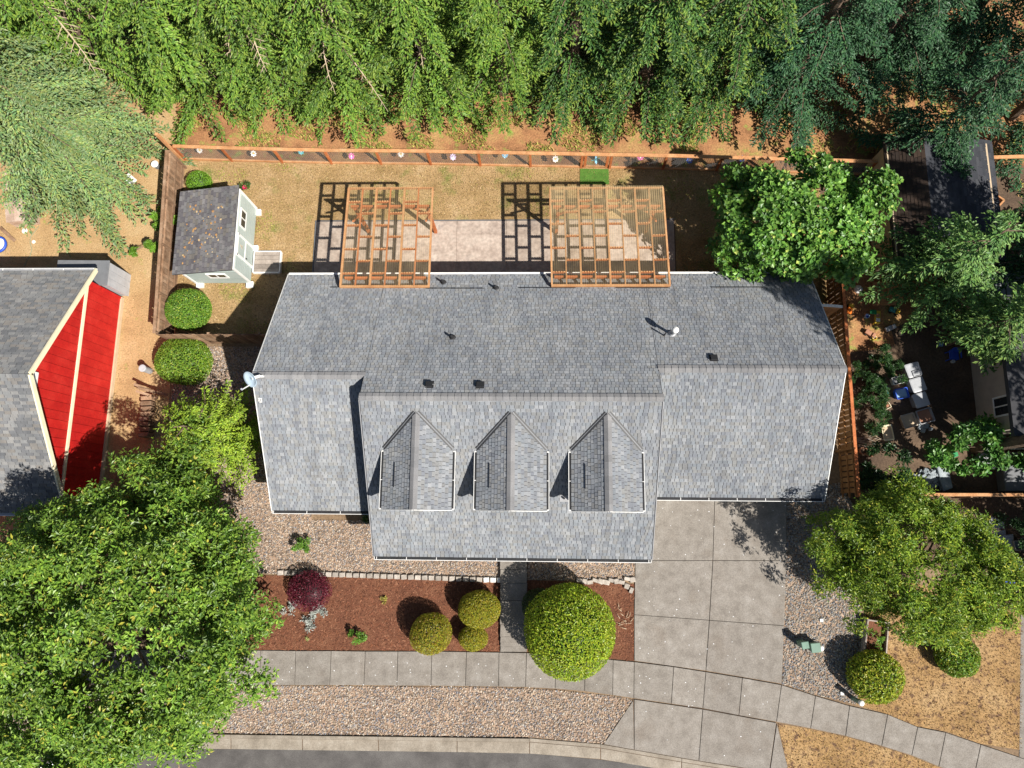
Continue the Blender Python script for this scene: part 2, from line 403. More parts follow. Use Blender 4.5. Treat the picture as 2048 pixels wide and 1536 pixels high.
SW = [(-92, 1299, -98, 1369), (-24, 1299, -30, 1369), (44, 1299, 39, 1369), (112, 1299, 108, 1369), (180, 1299, 176, 1369), (248, 1299, 245, 1369), (316, 1299, 313, 1369), (384, 1299, 381, 1369), (452, 1300, 449, 1369), (522, 1300, 520, 1370), (592, 1301, 590, 1370),
      (663, 1301, 660, 1370), (731, 1302, 728, 1370), (796, 1302, 794, 1371), (864, 1302, 862, 1371), (933, 1303, 931, 1372), (998, 1304, 997, 1373), (1053, 1305, 1051, 1374),
      (1111, 1309, 1110, 1377), (1170, 1313, 1169, 1382), (1226, 1319, 1225, 1390), (1268, 1323, 1267, 1396), (1347, 1333, 1342, 1407), (1411, 1343, 1405, 1416), (1484, 1355, 1477, 1430),
      (1562, 1369, 1552, 1443), (1630, 1391, 1620, 1456), (1698, 1411, 1690, 1471), (1774, 1428, 1762, 1491), (1834, 1453, 1822, 1510), (1890, 1464, 1876, 1532), (1960, 1488, 1945, 1558), (2062, 1522, 2040, 1600)]
sw_bed = slab_bed('sidewalk', [W(a, b) for a, b, _, _ in SW] + [W(c, d) for _, _, c, d in SW[::-1]])
for a, b in zip(SW[:-1], SW[1:]):
    slab(sw_bed, [W(a[0], a[1]), W(b[0], b[1]), W(b[2], b[3]), W(a[2], a[3])], .0, .06)
dr_bed = slab_bed('driveway', pxpoly([(1271, 900), (1575, 900), (1572, 1140), (1563, 1367), (1411, 1341), (1268, 1321)]))
D = [[(1271, 960), (1430, 960), (1573, 960)], [(1270, 1121), (1425, 1121), (1572, 1121)], [(1268, 1229), (1418, 1240), (1568, 1251)], [(1268, 1321), (1411, 1341), (1563, 1367)]]
for r in range(3):
    for c in range(2):
        slab(dr_bed, pxpoly([D[r][c], D[r][c + 1], D[r + 1][c + 1], D[r + 1][c]]), .0, .06)
ap_bed = slab_bed('driveway_apron', pxpoly([(1266, 1398), (1405, 1417), (1553, 1445), (1576, 1536), (1538, 1545), (1397, 1523), (1268, 1501), (1206, 1489)]), .018)
for q in ([(1266, 1400), (1268, 1499), (1207, 1488)], [(1268, 1398), (1405, 1418), (1397, 1521), (1268, 1499)], [(1405, 1418), (1552, 1445), (1538, 1543), (1397, 1521)], [(1553, 1447), (1575, 1535), (1539, 1543)]):
    slab(ap_bed, pxpoly(q), .0, .05)
# kerb and gutter pan
KB = [(-300, 1467, 1475, 1497), (-140, 1467, 1475, 1497), (20, 1467, 1475, 1497), (180, 1467, 1475, 1497), (318, 1467, 1475, 1497), (462, 1468, 1476, 1498), (605, 1470, 1478, 1500), (757, 1472, 1480, 1502), (914, 1474, 1482, 1504), (1059, 1476, 1484, 1507), (1201, 1488, 1496, 1518), (1363, 1516, 1524, 1545), (1540, 1545, 1553, 1574), (1720, 1590, 1598, 1618)]
kerb = sheet('kerb', [W(a, b + 2) for a, b, _, _ in KB] + [W(a, d - 1) for a, _, _, d in KB[::-1]], .007, MT['shade_dirt'])
for i, (a, b) in enumerate(zip(KB[:-1], KB[1:])):
    slab(kerb, [W(a[0], a[2]), W(b[0], b[2]), W(b[0], b[3]), W(a[0], a[3])], .0, .018, 'kerbstone', 'gutter_slab', .012)
    slab(kerb, [W(a[0], a[1]), W(b[0], b[1]), W(b[0], b[2] - 1), W(a[0], a[2] - 1)], .0, .10 if i < 9 else .04, 'kerbstone', 'kerb_stone', .004)
# patio
patio = slab_bed('patio', [(-11.05, 14.4), (6.7, 14.25), (6.7, 10.0), (-11.05, 10.0)], .012)
px_ = [-11.03, -8.1, -4.0, -1.55, 2.5, 6.65]
for a, b in zip(px_[:-1], px_[1:]):
    for c, d_ in ((10.02, 13.62), (13.62, 14.3)):
        slab(patio, [(a, c), (b, c), (b, d_), (a, d_)], .0, .035, 'patio', 'slab', .004)
MB().box(((-11.04 + 6.7) / 2, 14.33, .03), (17.7, .04, .05)).build('edging_strip', MT['slate'], patio)
MB().box((-11.06, 12.2, .03), (.04, 4.3, .05)).build('edging_strip', MT['slate'], patio)
# front walk with steps
walk = slab_bed('front_walk', pxpoly([(1000, 1095), (1055, 1095), (1054, 1304), (999, 1303)]), .016)
WL = [1098, 1138, 1165, 1200, 1248, 1272, 1284, 1292, 1303]
WZ = [.22, .22, .2, .2, .18, .16, .12, .09]
for a, b, z in zip(WL[:-1], WL[1:], WZ):
    slab(walk, pxpoly([(1001, a), (1055, a), (1054, b), (1000, b)]), .0, z, 'concrete', 'slab' if b - a > 15 else 'step', .008)

# ---- loose stones, chips and grass on top of the sheets
rs = np.random.default_rng(11)
OCT_F = np.array([(0, 2, 4), (2, 1, 4), (1, 3, 4), (3, 0, 4), (2, 0, 5), (1, 2, 5), (3, 1, 5), (0, 3, 5)])

def stones(name, label, cat, poly, per_m2, r0, r1, flat, pal, z, elong=1.5):
    p = scatter(poly, per_m2, rs); n = len(p)
    ang = rs.uniform(0, 6.28, n); r = rs.uniform(r0, r1, n); e = rs.uniform(1, elong, n)
    ax = np.stack([np.cos(ang), np.sin(ang)], 1) * (r * e)[:, None]; ay = np.stack([-np.sin(ang), np.cos(ang)], 1) * r[:, None]
    tilt = rs.uniform(-.3, .3, (n, 2)) * r[:, None]
    v = np.zeros((n, 6, 3))
    v[:, 0, :2] = p + ax; v[:, 1, :2] = p - ax; v[:, 2, :2] = p + ay; v[:, 3, :2] = p - ay; v[:, 4, :2] = p + ax * .2; v[:, 5, :2] = p
    zc = z + r * flat * .6
    v[:, 0, 2] = zc + tilt[:, 0]; v[:, 1, 2] = zc - tilt[:, 0]; v[:, 2, 2] = zc + tilt[:, 1]; v[:, 3, 2] = zc - tilt[:, 1]
    v[:, 4, 2] = zc + r * flat; v[:, 5, 2] = zc - r * flat
    pal = np.array(pal); c = pal[rs.integers(0, len(pal), n)] * rs.uniform(.7, 1.25, (n, 1))
    o = quick_mesh(name, v.reshape(-1, 3), (OCT_F[None] + (np.arange(n) * 6)[:, None, None]).ravel(), 3, MT['pebble'], np.repeat(c, 6, 0))
    return tag(o, label, cat, kind='stuff')

GP = [(0.378, 0.288, 0.216), (0.432, 0.324, 0.225), (0.306, 0.261, 0.225), (0.243, 0.225, 0.225), (0.468, 0.387, 0.306), (0.405, 0.279, 0.207), (0.216, 0.221, 0.243), (0.522, 0.459, 0.387)]
stones('gravel_stones', 'tan and grey river gravel beside the house and shrub bed', 'gravel', GRAVELS['gravel_side_yard'], 290, .017, .038, .7, GP, .012)
stones('gravel_stones', 'small patch of tan gravel between porch eave and corner bed', 'gravel', GRAVELS['gravel_porch_strip'], 300, .017, .038, .7, GP, .012)
stones('gravel_stones', 'long strip of pinkish tan gravel between sidewalk and kerb', 'gravel', GRAVELS['gravel_verge'], 300, .018, .042, .7, GP, .012)
stones('gravel_stones', 'grey gravel between driveway and brown lawn', 'gravel', GRAVELS['gravel_beside_driveway'], 290, .018, .042, .7, [(0.297, 0.270, 0.234), (0.360, 0.306, 0.243), (0.225, 0.225, 0.225), (0.198, 0.207, 0.234), (0.405, 0.360, 0.306)], .012)
MP = [(0.144, 0.054, 0.029), (0.187, 0.072, 0.040), (0.108, 0.040, 0.022), (0.238, 0.108, 0.061), (0.173, 0.065, 0.032)]
stones('bark_chips', 'reddish bark chips around the clipped golden shrubs', 'bark mulch', MULCH['mulch_bed'], 190, .012, .035, .35, MP, .016, 3.2)
stones('bark_chips', 'reddish bark chips in the corner bed beside the driveway', 'bark mulch', MULCH['mulch_corner'], 170, .012, .035, .35, MP, .016, 3.2)

def blades(name, label, cat, poly, per_m2, h0, h1, pal, z, width=.018, spread=.9, mask=None):
    p = scatter(poly, per_m2, rs)
    if mask is not None: p = p[mask(p)]
    n = len(p)
    a = rs.uniform(0, 6.28, n); h = rs.uniform(h0, h1, n); l = rs.uniform(.2, spread, n)
    d = np.stack([np.cos(a), np.sin(a)], 1); s_ = np.stack([-np.sin(a), np.cos(a)], 1) * width * rs.uniform(.6, 1.4, (n, 1))
    v = np.zeros((n, 3, 3)); v[:, 0, :2] = p + s_; v[:, 1, :2] = p - s_; v[:, :2, 2] = z; v[:, 2, :2] = p + d * (h * l)[:, None]; v[:, 2, 2] = z + h * np.sqrt(np.maximum(.1, 1 - l * l))
    pal = np.array(pal); c = pal[rs.integers(0, len(pal), n)] * rs.uniform(.75, 1.25, (n, 1))
    o = quick_mesh(name, v.reshape(-1, 3), np.arange(n * 3), 3, MT['petal'], np.repeat(c, 3, 0))
    return tag(o, label, cat, kind='stuff')

STRAW = [(0.432, 0.306, 0.153), (0.378, 0.261, 0.117), (0.495, 0.369, 0.207), (0.324, 0.216, 0.099), (0.297, 0.243, 0.081), (0.414, 0.270, 0.153)]
BL = [W(372, 324), W(900, 333), W(1640, 347), (13.6, 16), (13.6, 10.7), (6.8, 10.7), (6.8, 14.5), (-11.2, 14.5), (-11.2, 8.2), (-17.6, 8.2)]
blades('dry_grass', 'short straw coloured dry grass across the fenced back lawn', 'grass', BL, 190, .04, .10, STRAW, .006)
blades('dry_grass', 'sparse dry grass on the bare yard by the red wall', 'grass', [(-29, 19), (-18.4, 17), (-17.9, 8), (-17.6, 0), (-20.3, 0), (-20.3, 11), (-29, 11)], 90, .03, .08, STRAW, .006)
blades('dry_grass', 'scorched brown grass on the lawn around the two round shrubs', 'grass', RIGHT_LAWN, 190, .03, .09, [(0.486, 0.333, 0.144), (0.423, 0.270, 0.108), (0.540, 0.396, 0.198), (0.306, 0.189, 0.090), (0.225, 0.135, 0.072)], .010)
blades('dry_grass', 'scorched golden grass between sidewalk and road', 'grass', VERGE_LAWN, 190, .03, .09, [(0.522, 0.369, 0.144), (0.450, 0.297, 0.108), (0.558, 0.414, 0.198), (0.306, 0.189, 0.090)], .010)
wm = np.random.default_rng(5).uniform(0, 6.28, 6)
def patchy(p): return (np.sin(p[:, 0] * 1.1 + wm[0]) + np.sin(p[:, 0] * 2.3 + p[:, 1] * 1.9 + wm[1]) + np.sin(p[:, 1] * 2.7 - p[:, 0] * .8 + wm[2])) > .1
blades('weeds', 'yellow green weeds along the far side of the rail fence', 'weeds', [(-18.5, 18.3), (8, 17.9), (8, 20.2), (-18.5, 20.4)], 190, .08, .26, [(.28, .30, .05), (.22, .28, .05), (.42, .38, .10), (.17, .24, .045), (.48, .30, .12)], .004, .03, .9, patchy)
blades('weeds', 'yellow green weeds in the forest clearing near the corner', 'weeds', [(13, 15), (24, 15), (24, 22), (13, 22)], 90, .08, .26, [(.28, .30, .05), (.22, .28, .05), (.42, .38, .10), (.48, .30, .12)], .004, .03, .9, patchy)
def greenpatch(p): return (np.sin(p[:, 0] * .9 + wm[3]) + np.sin(p[:, 0] * 1.7 + p[:, 1] * 1.3 + wm[4]) + np.sin(p[:, 1] * 2.1 - p[:, 0] * .5 + wm[5])) > 1.35
blades('green_grass', 'thin greener patches in the straw coloured back lawn', 'grass', BL, 150, .04, .11, [(.30, .31, .06), (.24, .28, .05), (.40, .36, .10)], .006, .02, .9, greenpatch)
# fallen petals on the pavement
pp = np.concatenate([scatter(pxpoly([(430, 1304), (1262, 1330), (1550, 1372), (1545, 1440), (1262, 1396), (430, 1366)]), 2.6, rs), scatter(pxpoly(D[0][:1] + [D[0][2], D[3][2], D[3][0]]), 1.3, rs), scatter(pxpoly([(1275, 1402), (1548, 1447), (1535, 1535), (1275, 1496)]), 1.0, rs)])
n_ = len(pp); a_ = rs.uniform(0, 6.28, n_); s_ = rs.uniform(.014, .034, n_)
pv = np.stack([np.stack([pp[:, 0] + np.cos(a_ + k * 1.57) * s_, pp[:, 1] + np.sin(a_ + k * 1.57) * s_ * .8, np.full(n_, .064) + (k % 2) * .006], 1) for k in range(4)], 1)
tag(quick_mesh('fallen_petals', pv.reshape(-1, 3), np.arange(n_ * 4), 4, MT['petal'], np.full((n_ * 4, 3), .8)), 'tiny white petals scattered on the sidewalk and driveway slabs', 'petals', kind='stuff')

cr = MB(); q = [W(x, y) for x, y in ((359, 1497), (356, 1508), (360, 1518), (357, 1530), (361, 1545), (358, 1570))]
for a, b in zip(q[:-1], q[1:]): cr.bar(a + Vector((0, 0, .008)), b + Vector((0, 0, .008)), .07, .004)
cr.build('crack_seal', MT['gravel'], bpy.data.objects['road'])
# ================================================================ the house
PITCH = .6
ZE = 2.6
house = thing('house', 'long single storey house with grey shingle roof and three dormers', 'house', (.3, 4.5, 0))
XL, XA, XB, XR = -11.3, -6.83, 4.74, 11.98
NY = 10.62
SEC = {'l': (XL, XA, .12), 'c': (XA, XB, -1.74), 'r': (XB, XR, .82)}
def ridge(k):
    s_ = SEC[k][2]; y = (NY + s_) / 2
    return y, ZE + PITCH * (y - s_)

SH_PAL = np.array([(.225, .240, .265), (.246, .262, .285), (.265, .280, .300), (.208, .222, .250), (.252, .258, .262), (.235, .256, .282), (.288, .300, .318), (.242, .246, .252)])
def tile_slope(O, u, v, width, length, clip, expo=.143, pal=SH_PAL, th=.015, wmin=.13, wmax=.22, seed=1):
    """courses of overlapping tabs on a slope: O lower corner, u along the eave, v up the slope; clip(vmid) -> (u0, u1)"""
    r = np.random.default_rng(seed); O, u, v = (np.array(q, float) for q in (O, u, v)); nrm = np.cross(u, v); nrm /= np.linalg.norm(nrm)
    if nrm[2] < 0: nrm = -nrm
    vs, cs = [], []
    nc = int(length / expo) + 1
    for i in range(nc):
        v0 = i * expo; v1 = min(v0 + expo + .03, length)
        if v1 - v0 < .04: continue
        a, b = clip(min(v0 + expo / 2, length))
        if b - a < .03: continue
        w = r.uniform(wmin, wmax, int((b - a) / wmin) + 3); x = np.concatenate([[0], np.cumsum(w)]) + a - r.uniform(0, wmin)
        x = np.clip(x, a, b); x0, x1 = x[:-1], x[1:]; k = (x1 - x0) > .015; x0, x1 = x0[k] + .008, x1[k] - .008
        n = len(x0); t = th * r.uniform(.55, 1.35, n)
        q = np.zeros((n, 6, 3))
        for j, (xx, vv, tt) in enumerate(((x0, v0, t), (x1, v0, t), (x1, v1, np.full(n, .002)), (x0, v1, np.full(n, .002)), (x0, v0, np.zeros(n)), (x1, v0, np.zeros(n)))):
            q[:, j] = O + xx[:, None] * u + vv * v + tt[:, None] * nrm
        vs.append(q); cs.append(pal[r.integers(0, len(pal), n)] * r.uniform(.9, 1.1, (n, 1)))
    return np.concatenate(vs), np.concatenate(cs)

# (v4,v5 are the foot of the exposed front edge)
TAB_F = np.array([(0, 1, 2, 3), (4, 5, 1, 0)])
def tab_mesh(name, tabs, cols, parent, stuff=True):
    n = len(tabs)
    o = quick_mesh(name, tabs.reshape(-1, 3), (TAB_F[None] + (np.arange(n) * 6)[:, None, None]).ravel(), 4, MT['shingle'], np.repeat(cols, 6, 0), parent)
    if stuff: o['kind'] = 'stuff'
    return o

def single_tabs(tabs, cols, parent, name='shingle'):
    """tabs built one by one: a closed thin wedge each"""
    for q, c in zip(tabs, cols):
        v = q.copy(); ctr = v[:4].mean(0)
        low = q[2:4] - np.array((0, 0, .004))
        vv = np.concatenate([v, low]) - ctr
        me = bpy.data.meshes.new(name); me.from_pydata([tuple(x) for x in vv], [], [(0, 1, 2, 3), (4, 5, 1, 0), (0, 3, 7, 4), (1, 5, 6, 2), (3, 2, 6, 7), (4, 7, 6, 5)])
        at = me.color_attributes.new('Col', 'FLOAT_COLOR', 'POINT'); at.data.foreach_set('color', np.tile(np.append(c, 1), 8).astype(np.float32))
        me.materials.append(MT['shingle'])
        o = bpy.data.objects.new(name, me); link(o, parent); o.location = Vector(ctr)

cosp = 1 / math.sqrt(1 + PITCH ** 2); sinp = PITCH * cosp
# roof decks and shingles
tabsN, colsN, tabsS, colsS = [], [], [], []
decks = MB()
for i, k in enumerate('lcr'):
    x0, x1, sy = SEC[k]; ry, rz = ridge(k)
    e = .002 if k == 'c' else 0
    vs = [(x, y, z) for x in (x0 + (0 if k != 'c' else -.02), x1 + (0 if k != 'c' else .02)) for y, z in ((sy, ZE - .012), (ry, rz - .012), (NY, ZE - .012), (NY, ZE - .2 - e), (ry, rz - .22 - e), (sy, ZE - .2 - e))]
    decks.add(vs, [(0, 1, 7, 6), (1, 2, 8, 7), (2, 3, 9, 8), (3, 4, 10, 9), (4, 5, 11, 10), (5, 0, 6, 11), (0, 5, 4, 1), (1, 4, 3, 2), (6, 7, 10, 11), (7, 8, 9, 10)])
    ln = (ry - sy) / cosp; lnN = (NY - ry) / cosp
    t, c = tile_slope((x0, sy, ZE), (1, 0, 0), (0, cosp, sinp), x1 - x0, ln, lambda v, w=x1 - x0: (0, w), seed=10 + i); tabsS.append(t); colsS.append(c)
    t, c = tile_slope((x0, NY, ZE), (1, 0, 0), (0, -cosp, sinp), x1 - x0, lnN, lambda v, w=x1 - x0: (0, w), seed=20 + i); tabsN.append(t); colsN.append(c)
roof = decks.build('roof', MT['dark_roof'], house)
tabsN, colsN, tabsS, colsS = (np.concatenate(q) for q in (tabsN, colsN, tabsS, colsS))
# pick the tabs that show largest: a run of upper courses nearest the camera, built singly
ctrN = tabsN[:, :4].mean(1); ctrS = tabsS[:, :4].mean(1)
wN = np.linalg.norm(tabsN[:, 1] - tabsN[:, 0], axis=1)
selN = (wN > .16) & (ctrN[:, 2] > 5.0) & (ctrN[:, 0] > -6.6) & (ctrN[:, 0] < 4.6)
idN = np.where(selN)[0][np.argsort(-wN[selN] * (1 / (33 - ctrN[selN][:, 2])))][:200]
msk = np.zeros(len(tabsN), bool); msk[idN] = True
tab_mesh('shingle_field', tabsN[~msk], colsN[~msk], roof); single_tabs(tabsN[msk], colsN[msk], roof)
tab_mesh('shingle_field', tabsS, colsS, roof)
# ridge caps, each a folded piece
def ridge_caps(x0, x1, ry, rz, parent, axis='x', step=.262, half=.15, pitch=PITCH, seed=3):
    r = random.Random(seed); n = max(1, int(abs(x1 - x0) / step)); st = (x1 - x0) / n
    base = []
    for kv in range(5):
        mb = MB(); sg = st / abs(st); a, b = 0.0, abs(st) * 1.12; h = half; t = .034
        for (xa, za) in ((a, t), (b, .006)): pass
        dz = pitch * h
        V = [(a, -h, t + .012 - dz), (a, 0, t + .014), (a, h, t + .012 - dz), (b, -h, .03 - dz), (b, 0, .022), (b, h, .03 - dz), (a, -h, -dz - .01), (a, h, -dz - .01), (a, 0, -.006), (b, -h, -dz - .01), (b, h, -dz - .01)]
        Fc = [(0, 1, 4, 3), (1, 2, 5, 4), (0, 6, 8, 1), (1, 8, 7, 2), (0, 3, 9, 6), (2, 7, 10, 5)]
        if axis == 'y': V = [(-q[1], q[0], q[2]) for q in V]
        if sg < 0: V = [(-q[0], -q[1], q[2]) for q in V]
        mb.add(V, Fc); me = mb.mesh('ridge_cap')
        g = .235 * r.uniform(.88, 1.12)
        at = me.color_attributes.new('Col', 'FLOAT_COLOR', 'POINT'); at.data.foreach_set('color', np.tile(np.array([g, g, g * 1.03, 1], np.float32), len(V)))
        me.materials.append(MT['shingle']); base.append(me)
    for i in range(n):
        o = bpy.data.objects.new('ridge_cap', r.choice(base)); link(o, parent)
        p = x0 + i * st
        o.location = (p, ry, rz + .004) if axis == 'x' else (ry, p, rz + .004)
for k in 'lcr':
    ry, rz = ridge(k); x0, x1, _ = SEC[k]
    ridge_caps(x0 - .02, x1 + (.02 if k != 'c' else .02), ry, rz, roof, 'x', seed=ord(k))
# walls
def gable_wall(x0, x1, sy, ny, inset, base_z=0):
    ry = (sy + ny) / 2; zr = ZE - .2 + PITCH * (ry - sy); s_, n_ = sy + inset, ny - inset; ze = ZE - .2 + PITCH * inset
    vs = [(x, y, z) for x in (x0, x1) for y, z in ((s_, 0), (n_, 0), (n_, ze - .06), (ry, zr - .06), (s_, ze - .06))]
    return MB().add(vs, [(0, 1, 2, 3, 4), (9, 8, 7, 6, 5), (0, 5, 6, 1), (1, 6, 7, 2), (2, 7, 8, 3), (3, 8, 9, 4), (4, 9, 5, 0)])
gable_wall(XL + .35, XA + .1, SEC['l'][2], NY, .5).build('wall', MT['wall_paint'], house)
gable_wall(XA + .12, XB - .12, SEC['c'][2], NY, .55).build('wall', MT['wall_paint'], house)
gable_wall(XB - .1, XR - .35, SEC['r'][2], NY, .52).build('wall', MT['wall_paint'], house)
# side walls that close the step between roof heights
for xx, k, sg in ((XA, 'l', 1), (XB, 'r', -1)):
    ry, rz = ridge('c'); sy = SEC['c'][2]; xw = xx + sg * .06
    MB().add([(xw, sy + .6, ZE + PITCH * .6 - .25), (xw, ry, rz - .25), (xw, NY - .8, ZE + .2), (xw, sy + .6, ZE - .6), (xw + sg * .1, sy + .6, ZE + PITCH * .6 - .25), (xw + sg * .1, ry, rz - .25), (xw + sg * .1, NY - .8, ZE + .2), (xw + sg * .1, sy + .6, ZE - .6)],
             [(0, 1, 2, 3), (7, 6, 5, 4), (0, 4, 5, 1), (1, 5, 6, 2)]).build('wall', MT['wall_paint'], house)
# white rake boards
def rake(x, k, sg):
    ry, rz = ridge(k); sy = SEC[k][2]
    for a, b in (((x, sy, ZE - .09), (x, ry, rz - .09)), ((x, ry, rz - .09), (x, NY, ZE - .09))):
        MB().bar(a, b, .03, .2).build('rake_board', MT['white'], house)
rake(XL - .016, 'l', -1); rake(XR + .016, 'r', 1)
for x in (XA - .037, XB + .037):
    ry, rz = ridge('c'); sy = SEC['c'][2]
    MB().bar((x, sy, ZE - .09), (x, ry, rz - .09), .025, .18).build('rake_board', MT['grey_plastic'], house)
# gutters: open channel, dark inside, white lips and hanger straps
def gutter(p, q, out, parent, w=.14, step=1.3, inside='gutter_dark', depth=.1, lip=.022):
    p, q, out = Vector(p), Vector(q), Vector(out)
    d = (q - p); L = d.length; d.normalize(); n = out.normalized()
    g = MB()
    g.bar(p + n * w + Vector((0, 0, -depth / 2)), q + n * w + Vector((0, 0, -depth / 2)), lip, depth)
    for e in (p - d * .01, q + d * .01):
        g.bar(e + n * .02 + Vector((0, 0, -depth / 2 - .003)), e + n * w + Vector((0, 0, -depth / 2 - .003)), .022, depth)
    o = g.build('gutter', MT['white'], parent)
    ch = parent if parent.parent is not None else o
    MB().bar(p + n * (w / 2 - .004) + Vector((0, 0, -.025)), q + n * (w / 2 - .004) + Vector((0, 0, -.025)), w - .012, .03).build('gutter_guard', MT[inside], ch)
    k = max(1, round(L / step))
    for i in range(k + 1):
        c = p + d * (L * i / k * .985 + L * .0075)
        MB().bar(c + n * .02 + Vector((0, 0, -.004)), c + n * w + Vector((0, 0, -.004)), .022, .012).build('gutter_strap', MT['white'], ch)
    return o
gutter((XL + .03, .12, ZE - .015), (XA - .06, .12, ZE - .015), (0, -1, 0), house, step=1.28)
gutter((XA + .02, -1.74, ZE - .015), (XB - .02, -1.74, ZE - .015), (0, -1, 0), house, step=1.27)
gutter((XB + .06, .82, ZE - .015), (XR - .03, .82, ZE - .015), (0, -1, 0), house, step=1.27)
gutter((XL + .03, NY, ZE - .015), (XR - .03, NY, ZE - .015), (0, 1, 0), house, step=23, inside='white', w=.1)
# dormers
DZE, DZR, DY0, DY1 = 5.18, 6.0, .17, 3.91
for i, dx in enumerate((-4.68, -1.0, 2.69)):
    hw = 1.36; yv = 2.57                       # eave meets the main roof here
    dm = MB()
    wx = hw - .2
    wall_v = [(dx - wx, DY0 + .22, 3.4), (dx + wx, DY0 + .22, 3.4), (dx + wx, DY0 + .22, DZE - .02), (dx, DY0 + .22, DZR - .14), (dx - wx, DY0 + .22, DZE - .02)]
    wall_b = [(x, 3.3, z) for x, y, z in wall_v]
    dm.add(wall_v + wall_b, [(0, 1, 2, 3, 4), (9, 8, 7, 6, 5), (0, 4, 9, 5), (1, 6, 7, 2), (2, 7, 8, 3), (3, 8, 9, 4)])
    dorm = dm.build('dormer', MT['wall_paint'], house)
    # two roof slopes
    dk = MB(); tt, cc = [], []
    for sg in (-1, 1):
        e0, e1 = Vector((dx + sg * hw, DY0, DZE)), Vector((dx + sg * hw, yv, DZE)); r0, r1 = Vector((dx, DY0, DZR)), Vector((dx, DY1, DZR))
        dn = Vector((0, 0, -.1))
        up = Vector((0, 0, -.008))
        dk.add([q + up for q in (e0, e1, r1, r0)] + [q + dn for q in (e0, e1, r1, r0)], [(0, 1, 2, 3), (7, 6, 5, 4), (0, 3, 7, 4), (0, 4, 5, 1), (1, 5, 6, 2), (3, 2, 6, 7)])
        sl_ = (r0 - e0).length; vdir = (r0 - e0) / sl_
        t, c = tile_slope(e0, (0, 1, 0), vdir, DY1 - DY0, sl_, lambda v, L=sl_: (0, (yv - DY0) + (DY1 - yv) * v / L - .04), seed=40 + i * 2 + (sg > 0))
        tt.append(t); cc.append(c)
    dk.build('dormer_roof', MT['dark_roof'], dorm)
    w_ = np.linalg.norm(tt[0][:, 1] - tt[0][:, 0], axis=1); idx = np.argsort(-w_)[:33]; mk = np.zeros(len(w_), bool); mk[idx] = True
    tab_mesh('shingle_field', np.concatenate([tt[0][~mk], tt[1]]), np.concatenate([cc[0][~mk], cc[1]]), dorm)
    single_tabs(tt[0][mk], cc[0][mk], dorm)
    ridge_caps(DY0, DY1 - .05, dx, DZR, dorm, 'y', seed=60 + i)
    # dark open valleys
    for sg in (-1, 1):
        a, b = Vector((dx + sg * (hw + .02), yv - .02, DZE + .028)), Vector((dx + sg * .06, DY1 - .02, DZR + .012))
        s2 = (b - a).normalized().cross(Vector((0, 0, 1))) * .055
        for off in (-1, 1):
            MB().bar(a + s2 * off, b + s2 * off, .055, .03).build('valley_flashing', MT['black'], dorm)
        MB().bar(a + Vector((0, 0, -.012)), b + Vector((0, 0, -.012)), .06, .02).build('valley_flashing', MT['slate'], dorm)
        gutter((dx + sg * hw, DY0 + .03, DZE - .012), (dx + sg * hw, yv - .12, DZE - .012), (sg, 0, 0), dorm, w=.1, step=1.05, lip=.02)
    MB().bar((dx - hw, DY0 - .012, DZE - .06), (dx, DY0 - .012, DZR - .06), .02, .14).build('rake_board', MT['white'], dorm)
    MB().bar((dx, DY0 - .012, DZR - .06), (dx + hw, DY0 - .012, DZE - .06), .02, .14).build('rake_board', MT['white'], dorm)
    # window in the dormer front
    wf = MB()
    for c, s_ in (((dx, DY0 + .2, 4.95), (.9, .05, .07)), ((dx, DY0 + .2, 4.1), (.9, .05, .07)), ((dx - .45, DY0 + .2, 4.52), (.07, .05, .92)), ((dx + .45, DY0 + .2, 4.52), (.07, .05, .92)), ((dx, DY0 + .2, 4.52), (.04, .045, .8))):
        wf.box(c, s_)
    wf.build('window_frame', MT['white'], dorm)
    # slope diverter strip on the shaded side
    a = Vector((dx - hw * .62, DY0 + .85, DZE + (DZR - DZE) * .38 + .03)); MB().bar(a, a + Vector((0, .95, 0)), .02, .05).build('diverter_strip', MT['black'], dorm)

def roof_pt(x, y, k='N'):
    """point of the house roof seen at a photo pixel (north slope or a south slope)"""
    r = RW @ np.array([x - CX, y - CY, F])
    if k == 'N': a, c = -PITCH, ZE + PITCH * NY
    else: a, c = PITCH, ZE - PITCH * SEC[k][2]
    t = (c - H) / (r[2] - a * r[1])
    return Vector((t * r[0], t * r[1], H + t * r[2]))
# rain diverters on the back slope
for x0, x1, y in ((661, 786, 575), (852, 968, 577), (1037, 1152, 576), (1232, 1338, 576), (1422, 1532, 575)):
    MB().bar(roof_pt(x0, y) + Vector((0, 0, .035)), roof_pt(x1, y) + Vector((0, 0, .035)), .015, .05).build('rain_diverter', MT['black'], house)
# plumbing vents
for x, y in ((887, 566), (992, 577), (905, 676)):
    p = roof_pt(x, y); g = MB().tube([p + Vector((0, 0, -.05)), p + Vector((0, 0, .3))], .05, 10)
    v = g.build('vent_pipe', MT['black'], house)
    MB().lathe(p + Vector((0, 0, .02)), [(.15, -.02), (.07, .07), (.06, .1)], 12).build('pipe_boot', MT['black'], v)
p = roof_pt(1328, 671); MB().tube([p + Vector((0, 0, -.05)), p + Vector((0, 0, .42))], .035, 10).build('vent_pipe', MT['black'], house)
